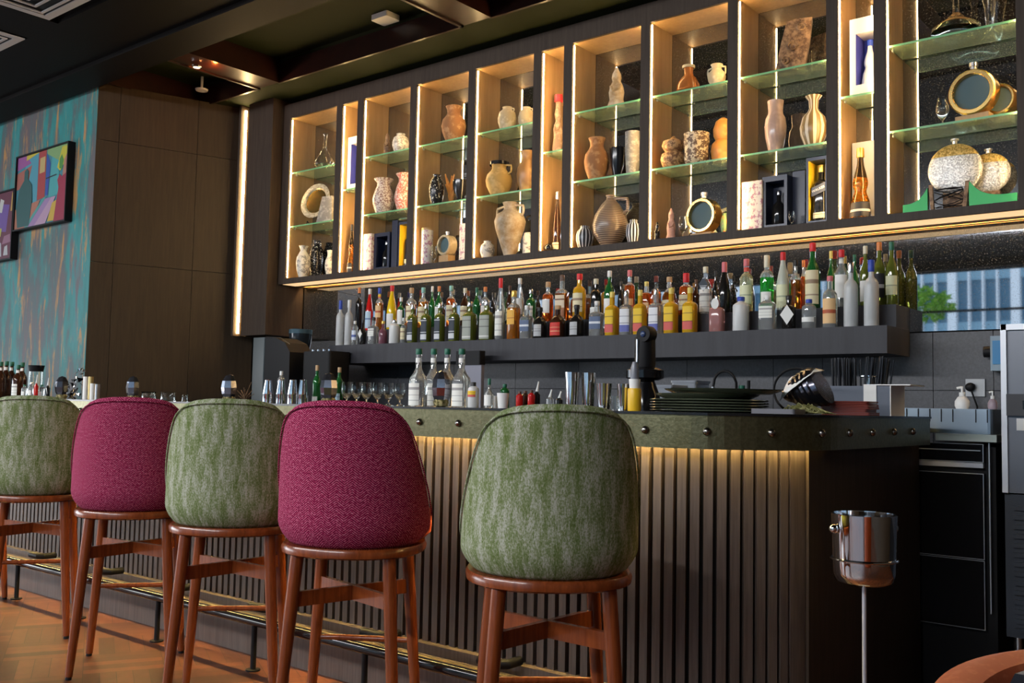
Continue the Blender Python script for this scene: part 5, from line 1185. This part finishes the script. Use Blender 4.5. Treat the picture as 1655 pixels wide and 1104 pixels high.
    b.add(vs, fs); o = b.build('napkin', M_paper, None, smooth=True, loc=(xn, 3.33, ZC+.004)); so = o.modifiers.new('s', 'SOLIDIFY'); so.thickness = .0015; tag(o, 'white cloth napkin draped over the ribbed dome', 'napkin')
    # red napkins
    xx = at(1372, 3.42); t = empty('red_napkins', (xx, 3.42, ZC), 0, 'pile of folded rust red napkins in front of the grey caddy', 'napkins')
    b = MB(); rnd = random.Random(2)
    for k in range(9): q = rnd.uniform(-.006, .006); b.rbox(-.085+q, .085+q, -.055, .055, k*.0055, k*.0055+.0045, .01)
    b.build('napkin_stack', mat('rust_napkin', (.16, .022, .012), .8), t)
    # caddy
    xa = at(1336, 3.66, 640); xb = at(1438, 3.66, 640); wd = xb-xa; t = empty('straw_caddy', (xa, 3.66, ZC), 0, 'grey bar caddy with white paper flap, holding black straws', 'caddy')
    gp = mat('blue_grey_plastic', (.10, .12, .16), .5); _, zt = PX(1380, 624, 3.66); hz = zt-CT
    m_ = MB(); m_.box(0, wd, 0, .006, 0, hz); m_.box(0, wd, .15, .156, 0, hz); m_.box(0, .006, .006, .15, 0, hz); m_.box(wd-.006, wd, .006, .15, 0, hz); m_.box(.006, wd-.006, .006, .15, 0, .006); m_.box(wd*.45, wd*.45+.005, .006, .15, .006, hz); m_.build('caddy_body', gp, t)
    m_ = MB(); m_.box(wd+.0005, wd+.004, .0, .156, 0, hz+.002); m_.box(wd*.60, wd+.075, -.004, .16, hz+.002, hz+.006); m_.build('paper_flap', M_white, t)
    m_ = MB(); m_.box(wd*.60, wd*.80, -.004, -.001, hz*.28, hz+.002); m_.build('paper_tongue', M_paper, t)
    # straws
    M_straw = mat('black_straw', (.012, .013, .018), .3); base = None; rnd = random.Random(6); cnt = 0
    for gx, nrow, lean, hh in ((wd*.20, 34, -.02, .115), (wd*.66, 30, .11, .10)):
        for k in range(nrow):
            x = xa+gx+rnd.uniform(-.042, .042)*(1 if gx < wd*.4 else .75); y = 3.66+rnd.uniform(.02, .135); 
            x = min(max(x, xa+.014), xb-.014)
            if base is None: base = MB().lathe([(.0036, 0), (.0036, .262)], 7).build('straw', M_straw, None, smooth=True); o = base
            else: o = base.copy(); COL.objects.link(o)
            o.location = (x, y, ZC+.0075); o.rotation_euler = (rnd.uniform(-.03, .03), lean+rnd.uniform(-.03, .03), 0); o.scale = (1, 1, .80+rnd.uniform(-.02, .02))
            tag(o, 'black drinking straw in the left bundle of the grey caddy' if gx < wd*.4 else 'black drinking straw in the right leaning bundle of the grey caddy', 'straw', 'black straws, left bundle' if gx < wd*.4 else 'black straws, right bundle')
    # small steel cup on the flap
    x, zt = PX(1405, 608, 3.72); o = MB().lathe([(0.0, 0), (.017, 0), (.017, .026), (.036, .030), (.036, .033), (0.0, .033)], 20, cap=False).build('steel_strainer', M_chrome, None, smooth=40, loc=(x, 3.72, ZC+hz+.0065)); tag(o, 'small steel strainer cup standing on the caddy flap', 'strainer')
PROF['syrup'] = [(.0, 0), (.95, 0), (1, .015), (1, .44), (.92, .50), (.55, .58), (.34, .66), (.30, .97)]
counter_items()

# ================================================================== BACK BAR (behind the counter)
def back_bar():
    # back counter run
    t = empty('back_counter', (-6.5, 4.30, 0), 0, 'dark back counter running under the bottle ledge', 'counter')
    MB().box(0, 4.35, 0, W-4.30-.004, .98, 1.02).build('worktop', M_top, t); MB().box(0, 4.35, .04, W-4.30-.004, 0, .98).build('cabinet_body', M_ledge, t)
    ZK = 1.0205
    # dark metal column / coffee machine
    x0, zt = PX(409, 546, 4.36); x1, _ = PX(428, 546, 4.36); x2, _ = PX(468, 546, 4.36)
    t = empty('coffee_machine', (x0, 4.36, ZK), 0, 'black coffee machine with a brushed dark steel side, left of the grinder', 'coffee machine'); hh = zt-ZK
    MB().rbox(0, x1-x0, 0, .20, 0, hh, .008).build('steel_side', mat('dark_blued_panel', (.022, .036, .038), .3), t)
    b = MB(); pts = [(0, 0), (x2-x1, 0), (x2-x1, hh*.80), ((x2-x1)*.8, hh*.92), ((x2-x1)*.4, hh*.99), (0, hh)]
    b.add([(x1-x0+.002+a, .004, c) for a, c in pts]+[(x1-x0+.002+a, .20, c) for a, c in pts], [tuple(range(6)), tuple(range(11, 5, -1))]+[(i, 6+i, 6+(i+1) % 6, (i+1) % 6) for i in range(6)])
    b.build('housing', M_black, t)
    MB().tube([(x1-x0+.01, .002, hh+.002), ((x2-x0)*.75, .002, hh*.985), (x2-x0, .002, hh*.90)], .003, 6).build('chrome_edge', M_steel, t, smooth=True)
    # grinder
    x, zt = PX(486, 533, 4.70); h_ = zt-ZK; t = empty('coffee_grinder', (x, 4.70, ZK), 0, 'black coffee grinder with clear smoky hopper under the wood column', 'grinder')
    MB().rbox(-.07, .07, -.10, .10, 0, h_*.45, .02).build('grinder_body', M_blackgl, t)
    MB().lathe([(.035, h_*.45), (.045, h_*.55), (.080, h_*.85), (.085, h_*.95)], 28).build('hopper', mat('smoky_plastic', (.015, .02, .025), .06), t, smooth=40)
    MB().lathe([(.088, h_*.95), (.088, h_), (.0, h_*1.005)], 28).build('hopper_lid', mat('smoky_blue_plastic', (.05, .09, .11), .1), t, smooth=40)
    MB().tube([(-.05, -.105, h_*.42), (0, -.125, h_*.44), (.05, -.105, h_*.42)], .008, 8).build('chrome_fork', M_chrome, t, smooth=True)
    x0, zt = PX(489, 566, 4.42); x1, _ = PX(533, 566, 4.42); t = empty('espresso_machine', (x0, 4.42, ZK), 0, 'low black espresso machine at the left end of the ledge', 'espresso machine')
    MB().rbox(0, x1-x0, 0, .19, 0, zt-ZK-.01, .02).build('housing', M_black, t); 
    for k in range(4): MB().lathe([(.012, zt-ZK-.008), (.012, zt-ZK+.004)], 12, c=((x1-x0)*(.2+.2*k), .05)).build('knob', M_chrome, t, smooth=True)
    x, zt = PX(548, 598, 4.5)
    # wall-side small stuff under the ledge
    x0, zt = PX(742, 590, 4.50); x1, _ = PX(778, 590, 4.50); t = empty('till_screen', (x0, 4.50, ZK), 0, 'grey upright screen with a black top edge under the ledge', 'screen')
    MB().rbox(0, x1-x0, .0, .03, 0, zt-ZK, .004).build('grey_panel', mat('mid_grey_panel', (.20, .20, .25), .4), t)
    MB().rbox(-.02, x1-x0, -.015, .04, zt-ZK, zt-ZK+.085, .01).build('black_top', M_black, t)
    # faucet
    x, zt = PX(1190, 632, 4.60); t = empty('faucet', (x, 4.60, ZK), 0, 'black gooseneck faucet behind the plate stack', 'faucet')
    rr = .060; zc = PX(1173, 600, 4.60)[1]-ZK-rr
    pts = [(0, 0, 0), (0, 0, zc)]+[(-rr+rr*cos(a*pi/10), -.01, zc+rr*sin(a*pi/10)) for a in range(1, 10)]+[(-2*rr-.004, -.012, zc-.02)]
    MB().tube(pts, .0065, 10).build('spout', M_black, t, smooth=True)
    MB().tube([(-2*rr-.004, -.012, zc-.02), (-2*rr-.006, -.012, zc-.055)], .009, 10).build('nozzle', M_steel, t, smooth=True)
    MB().lathe([(.02, 0), (.018, .09), (.012, .095)], 16).build('base', M_steel, t, smooth=40)
    for px, ty, w_, lb, m_ in ((1199, 623, 10, 'small green cup right of the faucet', K['green']), (1210, 615, 5, 'slim dark bottle right of the faucet', M_black)):
        x, zt = PX(px, ty, 4.62); o = MB().lathe([(0.0, 0), (w_*MPP(x, 4.62)/2, 0), (w_*MPP(x, 4.62)/2, zt-ZK), (0.0, zt-ZK)], 18, cap=False).build('small_cup' if w_ > 6 else 'slim_bottle', m_, None, smooth=40, loc=(x, 4.62, ZK)); tag(o, lb, 'cup' if w_ > 6 else 'bottle')
    clr = mat('frosted_clear_plastic', (.42, .46, .52), .25, trans=.5)
    for pa, pb, ty, Y, lb in ((1058, 1086, 622, 4.34, 'smaller translucent plastic tub behind the plates, left one'), (1085, 1124, 615, 4.56, 'larger translucent plastic tub behind the plates, right one')):
        xa, zt = PX(pa, ty, Y); xb, _ = PX(pb, ty, Y); t = empty('plastic_tub', (xa, Y, ZK), 0, lb, 'tub')
        MB().rbox(0, xb-xa, 0, .16, 0, zt-ZK-.012, .012).build('tub_body', clr, t); MB().rbox(-.005, xb-xa+.005, -.005, .165, zt-ZK-.012, zt-ZK, .012).build('lid', clr, t)
back_bar()

def right_station():
    # under-counter fridge
    YF = 4.25
    xr, _ = PX(1606, 711, YF); xl = -1.29; wd = xr-xl
    t = empty('undercounter_fridge', (xl, YF, 0), 0, 'black undercounter fridge with thin steel trims under the sink bench', 'fridge')
    MB().box(0, wd, .03, .60, .0, .985).build('housing', M_black, t)
    def z(px, py): return PX(px, py, YF)[1]
    def xx(px): return PX(px, 850, YF)[0]-xl
    zd = [(z(1595, 740), z(1595, 722)), ]
    top0, top1 = z(1590, 748), z(1590, 718)
    d = MB().box(.0, xx(1591), 0, .028, top0, top1).build('drawer', M_blackgl, t); b = MB(); s = .0025
    def frame(x0, x1, z0, z1, p):
        b = MB(); b.box(x0, x1, -.003, 0, z1-s, z1); b.box(x0, x1, -.003, 0, z0, z0+s); b.box(x0, x0+s, -.003, 0, z0+s, z1-s); b.box(x1-s, x1, -.003, 0, z0+s, z1-s); b.build('steel_trim', M_steel, p)
    frame(0, xx(1591), top0, top1, d); MB().box(.0, xx(1586), -.006, -.001, top0+.045, top0+.049).build('latch_bar', M_steel, d)
    d = MB().box(.0, xx(1590), 0, .028, z(1590, 757), z(1590, 749)).build('handle_strip', mat('pale_steel', (.55, .55, .58), .35, .6), t)
    zm = z(1590, 906); zb = z(1590, 1019)
    d = MB().box(.0, xx(1591), 0, .028, zm+.002, z(1590, 766)).build('door', M_blackgl, t); frame(0, xx(1591), zm+.002, z(1590, 766), d)
    d = MB().box(.0, xx(1591), 0, .028, zb, zm-.002).build('door', M_blackgl, t); frame(0, xx(1591), zb, zm-.002, d)
    MB().box(xx(1599), xx(1601), .0, .012, .33, 1.0).build('steel_edge', M_steel, t)
    # sink bench
    x1 = PX(1611, 700, 4.22)[0]; t = empty('sink_bench', (-1.60, 4.215, 1.005), 0, 'stainless steel sink bench with ribbed drainer at the right end of the bar', 'sink')
    MB().box(.405, x1+1.60, 0, .72, 0, .028).build('bench_top', mat('greenish_steel', (.40, .43, .38), .35, .9), t)
    z1 = PX(1560, 661, 4.36)[1]-1.005; xb = PX(1604, 680, 4.30)[0]+1.60
    st = mat('bluish_steel', (.34, .42, .50), .30, .85)
    b = MB(); b.rbox(.10, xb, .09, .60, .0285, z1, .02); b.build('sink_body', st, t)
    for k in range(8):
        xa = PX(1465+k*18.6, 668, 4.305)[0]+1.60
        if k != 5: MB().box(xa, xa+.003, .086, .0905, z1-.055, z1-.002).build('drainer_rib', M_black, t)
    # soap bottles
    for px, ty, by, w_, Y, m1, lb in ((1555, 625, 662, 23, 4.66, M_white, 'white foam soap bottle with pump, left of the socket'), (1604, 632, 664, 15, 4.68, mat('pinkish_soap', (.45, .36, .42), .3, trans=.3), 'small pinkish soap bottle with white cap, right of the socket')):
        x, zt = PX(px, ty, Y); z0 = 1.005+z1+.0005; h_ = zt-z0; R = w_*MPP(x, Y)/2; t = empty('soap_bottle', (x, Y, z0), 0, lb, 'soap bottle')
        MB().lathe([(0.0, 0), (R*.8, 0), (R, h_*.15), (R*.98, h_*.35), (R*.6, h_*.54), (R*.38, h_*.58)], 24).build('bottle_body', m1, t, smooth=40)
        MB().lathe([(R*.42, h_*.58), (R*.42, h_*.74), (R*.16, h_*.76), (R*.16, h_*.93)], 16).build('pump_collar', M_white, t, smooth=40)
        MB().tube([(R*.15, 0, h_*.95), (-R*.2, 0, h_*.96), (-R*.7, 0, h_*.93)], R*.18, 8).build('pump_head', M_white, t, smooth=True)
    # socket with plug
    t = empty('wall_socket', (-1.222, W-.001, 1.24), 0, 'grey double wall socket with a black plug and cable', 'socket')
    MB().box(-.042, .042, -.010, 0, -.042, .040).build('face_plate', mat('grey_plastic', (.42, .44, .46), .4), t)
    MB().ball((-.018, -.024, .002), .023, 18, 10, (1, .7, .9)).build('plug', M_black, t, smooth=True)
    MB().tube([(-.012, -.03, -.015), (.0, -.032, -.05), (.012, -.025, -.09), (.01, -.02, -.13)], .004, 8).build('cable', M_black, t, smooth=True)
    # blue device on wall
    xa = PX(1602, 570, 4.90)[0]; t = empty('blue_control_box', (xa, W-.004, 1.315), 0, 'grey wall box with a bright blue front panel, beside the ice machine', 'control box')
    MB().rbox(0, .115, -.075, 0, 0, .160, .006).build('casing', mat('blue_grey_casing', (.22, .30, .36), .4), t)
    MB().box(.012, .105, -.080, -.0755, .030, .138).build('blue_panel', mat('bright_blue', (.015, .19, .42), .35), t)
    MB().tube([(-.002, -.03, .09), (-.035, -.03, .09)], .026, 16).build('black_dial', M_black, t, smooth=40)
    # ice machine
    YI = 4.10; xi = PX(1619.5, 600, YI)[0]; t = empty('ice_machine', (xi, YI, .28), 0, 'tall stainless ice machine with black grille base cut by the right edge', 'ice machine'); dp = .60; wd = .60
    zz = lambda px, py: PX(px, py, YI)[1]-.28
    zt, z2, z3, z4 = zz(1640, 524), zz(1640, 637), zz(1640, 672), zz(1640, 797)
    MB().box(0, wd, 0, dp, z4, zt).build('steel_housing', mat('ice_machine_steel', (.13, .135, .15), .35, .8), t)
    MB().box(-.002, .018, -.012, 0, z4, zt).build('corner_post', mat('pale_post', (.68, .70, .74), .35, .3), t)
    MB().box(.0, wd, -.012, 0, zt-.022, zt).build('top_edge', MAT['pale_post'], t)
    MB().box(.018, wd, -.022, 0, z3, z2).build('black_handle_panel', mat('soft_black_plastic', (.03, .03, .035), .4), t)
    MB().rbox(.075, wd-.05, -.026, -.0221, z3+.025, z2-.025, .001).build('handle_recess', M_blackgl, t)
    b = MB(); x_, z_ = .048, z3-.055
    # small printed sticker left blank
    b.box(x_, x_+.042, -.0015, 0, z_, z_+.045); b.build('sticker', M_white, t)
    gb = mat('blue_black_grille', (.022, .030, .045), .4)
    b = MB(); b.box(.0, wd, .015, dp, 0, z4-.006); b.build('grille_base', gb, t)
    b = MB()
    for k in range(14): b.box(.03, wd-.02, .003, .0149, .02+k*(z4-.05)/14, .02+k*(z4-.05)/14+(z4-.05)/30)
    b.build('grille_slats', gb, t)
    for sx in (.03, wd-.05): MB().lathe([(.015, -.28), (.015, -.001)], 12, c=(sx, .06)).build('leg', M_steel, t, smooth=True)
    # champagne bucket on a stand
    X, Y = -1.045, 2.96; t = empty('ice_bucket', (X, Y, .60), 0, 'polished steel wine bucket sitting on the floor stand by the bar end', 'ice bucket')
    b = MB().lathe([(0.0, .0), (.058, .0), (.082, .012), (.0885, .035), (.0895, .07), (.0925, .17), (.0945, .205), (.0945, .209), (.091, .209), (.089, .17), (.085, .05), (0.0, .012)], 48, cap=False); b.build('bowl', M_chrome, t, smooth=50)
    for a in (radians(-128), radians(52)):
        MB().ball((.1*cos(a), .1*sin(a), .165), .014, 14, 10).build('knob_handle', M_chrome, t, smooth=True)
    t = empty('bucket_stand', (X, Y, 0), 0, 'slim steel floor stand carrying the wine bucket', 'stand')
    MB().lathe([(0.0, 0), (.13, 0), (.13, .008), (.02, .02), (.0065, .03), (.0065, .592), (.030, .595), (.030, .599), (0.0, .599)], 32, cap=False).build('pole', mat('satin_steel', (.72, .73, .78), .3, .6), t, smooth=40)
    MB().tube([(.0945*cos(q*2*pi/40), .0945*sin(q*2*pi/40), .676) for q in range(40)], .0035, 8, closed=True).build('ring', M_chrome, t, smooth=True)
    # orange lounge chair at the lower right corner
    t = empty('lounge_chair', (-.085, 1.50, .018), radians(0), 'orange upholstered tub chair with dark inner cushion at the lower right corner', 'armchair')
    org = speck('orange_leather', (.42, .09, .035), (.48, .12, .05), 60, .5)
    b = MB(); vs = []; fs = []; n = 60
    for k in range(n+1):
        a = radians(-115+230*k/n); zt = .745-.05*(abs(k-n/2)/(n/2))**2.5
        for r_, z_ in ((.30, .30), (.33, .42), (.335, zt-.04), (.325, zt-.008), (.300, zt), (.272, zt-.008), (.262, zt-.035), (.262, .35), (.28, .30)):
            vs.append((r_*sin(a)*1.05, r_*cos(a), z_))
    for k in range(n):
        for j in range(8): fs.append((k*9+j, k*9+j+1, (k+1)*9+j+1, (k+1)*9+j))
    fs += [tuple(range(9)), tuple(n*9+j for j in range(8, -1, -1))]
    b.add(vs, fs); b.build('shell', org, t, smooth=50)
    b = MB().lathe([(0.0, .30), (.255, .30), (.258, .44), (.24, .47), (0.0, .475)], 36, cap=False); b.build('seat_cushion', M_blackgl, t, smooth=40)
    b = MB(); vs = []; fs = []
    for k in range(41):
        a = radians(-80+160*k/40)
        for r_, z_ in ((.258, .48), (.260, .715), (.245, .748), (.20, .750), (.165, .70), (.17, .48)): vs.append((r_*sin(a)*1.03, r_*cos(a), z_-.02))
    for k in range(40):
        for j in range(5): fs.append((k*6+j, k*6+j+1, (k+1)*6+j+1, (k+1)*6+j))
    fs += [tuple(range(6)), tuple(240+j for j in range(5, -1, -1))]
    b.add(vs, fs); b.build('back_cushion', mat('black_leather', (.008, .009, .013), .42, spec=.3), t, smooth=50)
    for sx, sy in ((-.2, -.15), (.2, -.15), (-.2, .2), (.2, .2)): MB().tube([(sx*1.1, sy*1.1, 0), (sx, sy, .30)], [.012, .018], 10).build('leg', M_red, t, smooth=True)
right_station()

# ================================================================== PAINTINGS
def painting(x0, x1, z0, z1, label, patches, name='painting'):
    Y0 = 3.54; t = empty(name, (x0, Y0, z0), 0, label, 'painting'); wd, hh = x1-x0, z1-z0
    b = MB(); b.box(0, wd, 0, .056, 0, .012); b.box(0, wd, 0, .056, hh-.012, hh); b.box(0, .012, 0, .056, .012, hh-.012); b.box(wd-.012, wd, 0, .056, .012, hh-.012); b.build('frame', M_black, t)
    mats = []; b = MB(); ww, wh = wd-.026, hh-.026
    for k, (col, pts) in enumerate(patches):
        col = tuple(c*.45 for c in col); mats.append(mat('paint_%.3f_%.3f_%.3f' % col, col, .6))
        n = len(pts); y = .014-.00025*k
        b.add([(.013+u*ww, y, .013+v*wh) for u, v in pts], [tuple(range(n))], k)
    b.build('canvas', mats, t)
PA = [((.06, .30, .38), [(0, 0), (1, 0), (1, 1), (0, 1)]),
      ((.10, .42, .55), [(.16, .30), (.42, .30), (.42, 1), (.16, 1)]), ((.50, .16, .12), [(0, .55), (.22, .58), (.30, .85), (0, .78)]), ((.42, .12, .40), [(0, .82), (.28, .88), (.18, 1), (0, 1)]),
      ((.75, .62, .06), [(.18, .93), (.45, 1), (.18, 1)]), ((.50, .06, .06), [(.43, .34), (.58, .36), (.58, 1), (.43, 1)]), ((.70, .52, .20), [(.46, .70), (.56, .71), (.56, .92), (.46, .91)]),
      ((.03, .10, .48), [(.59, .38), (.64, .38), (.67, .80), (.59, .95)]), ((.08, .48, .50), [(.66, .34), (.84, .36), (.84, .92), (.70, .95)]), ((.28, .50, .20), [(.60, .94), (.84, .80), (1, .92), (1, 1), (.60, 1)]),
      ((.72, .66, .05), [(.80, .72), (.86, .66), (.98, .82), (.98, .98), (.88, .98)]), ((.10, .36, .06), [(.84, .70), (.90, .68), (.92, .80), (.88, .88), (.84, .82)]), ((.58, .26, .18), [(.90, .50), (1, .55), (1, .92), (.93, .80)]),
      ((.56, .22, .14), [(0, 0), (.30, .0), (.50, .34), (0, .28)]), ((.45, .28, .55), [(.24, 0), (.50, 0), (.72, .34), (.60, .34)]), ((.62, .40, .58), [(.40, 0), (.62, .0), (.80, .34), (.72, .34)]), ((.10, .42, .40), [(.20, .0), (.27, .0), (.62, .36), (.56, .36)]),
      ((.75, .50, .06), [(.66, .02), (.82, .02), (.86, .30), (.74, .26)]), ((.42, .02, .07), [(.78, 0), (1, 0), (1, .45), (.98, .62), (.90, .58), (.86, .62), (.82, .55), (.85, .44), (.82, .28)]),
      ((.025, .13, .13), [(.02, .30), (.06, .02), (.30, .02), (.34, .36), (.32, .58), (.24, .66), (.24, .78), (.20, .82), (.16, .78), (.16, .66), (.07, .56)]), ((.02, .02, .03), [(.60, .60), (.80, .62), (.80, .635), (.60, .615)])]
painting(-8.115, -7.25, 2.44, 3.052, 'bright abstract street-scene painting with dark figure silhouette on the teal wall, right one', PA)
PB = [((.16, .025, .06), [(0, 0), (1, 0), (1, 1), (0, 1)]), ((.20, .10, .42), [(.55, .45), (.85, .40), (.90, .80), (.65, .85)]), ((.70, .72, .68), [(.66, .72), (.74, .70), (.78, .88), (.70, .92)]), ((.65, .40, .08), [(.93, .70), (1, .70), (1, .95), (.95, .98)]),
      ((.55, .56, .10), [(.60, .40), (.74, .34), (.76, .46), (.64, .50)]), ((.60, .62, .68), [(.62, .06), (.78, .04), (.76, .24), (.70, .28)]), ((.62, .64, .66), [(.82, .05), (.92, .05), (.90, .20), (.84, .18)]), ((.40, .18, .28), [(.78, .22), (.97, .24), (.95, .36), (.82, .34)])]
xr = PX(20, 350, 3.54)[0]
painting(xr-.85, xr, 2.22, 2.80, 'dark red and violet abstract painting cut by the left edge of the photo', PB)

# ================================================================== CEILING FITTINGS
def fittings():
    def atz(px, py, z):
        d = ray(px, py); k = (z-H)/d[2]; return d[0]*k, d[1]*k
    zc = CZ+.168
    x, y = atz(623, 30, zc-.02); t = empty('smoke_detector', (x, y, zc), 0, 'white square smoke detector on the green ceiling panel', 'detector'); MB().rbox(-.075, .075, -.06, .06, -.035, 0, .012).build('casing', M_white, t)
    x, y = atz(326, 146, CZ+.06); y = min(y, 4.33); t = empty('ceiling_sensor', (x, y, zc), 0, 'small round white ceiling sensor near the brown pier', 'sensor'); MB().lathe([(.010, -.10), (.010, 0)], 10).build('stem', M_white, t); MB().lathe([(0.0, -.115), (.045, -.112), (.05, -.10), (.0, -.095)], 24, cap=False).build('disc', M_white, t, smooth=40)
    # downlight under the cross beam
    x, y = atz(318, 104, CZ-.002); t = empty('downlight', (x, y, CZ-.013), 0, 'small downlight glowing orange on the dark cross beam', 'light')
    MB().lathe([(.030, -.012), (.034, -.010), (.034, 0)], 20).build('ring', M_chrome, t, smooth=True)
    MB().lathe([(0.0, -.0125), (.024, -.0125)], 20, cap=False).build('lens', mat('downlight_lens', (1, .8, .5), .4, emis=(1, .75, .5), es=3), t)
    l = bpy.data.lights.new('downlight_glow', 'POINT'); l.energy = 2.2; l.color = (1, .22, .04); l.shadow_soft_size = .01
    o = bpy.data.objects.new('downlight_glow', l); COL.objects.link(o); o.location = (0.07, .10, -.035); o.parent = t
    # air diffusers
    for (x0, x1, y0, y1), lb in (((-5.91, -5.25, 2.07, 2.73), 'square white-edged air diffuser in the ceiling, right one at the upper left corner'), ((-7.02, -6.36, 2.13, 2.79), 'square white-edged air diffuser in the ceiling, left one')):
        t = empty('air_diffuser', ((x0+x1)/2, (y0+y1)/2, CZ-.052), 0, lb, 'air diffuser'); h_ = (x1-x0)/2
        b = MB()
        for k in range(4):
            r1 = h_-.075*k; r0 = r1-.018
            if k == 0: r0 = r1-.05
            zz = -.004*k
            b.box(-r1, r1, r0, r1, zz-.006, zz); b.box(-r1, r1, -r1, -r0, zz-.006, zz); b.box(-r1, -r0, -r0, r0, zz-.006, zz); b.box(r0, r1, -r0, r0, zz-.006, zz)
        b.build('louvre_frames', mat('pale_grey_metal', (.55, .56, .60), .4), t); MB().box(-h_+.05, h_-.05, -h_+.05, h_-.05, 0.0005, .03).build('duct', M_black, t)
fittings()
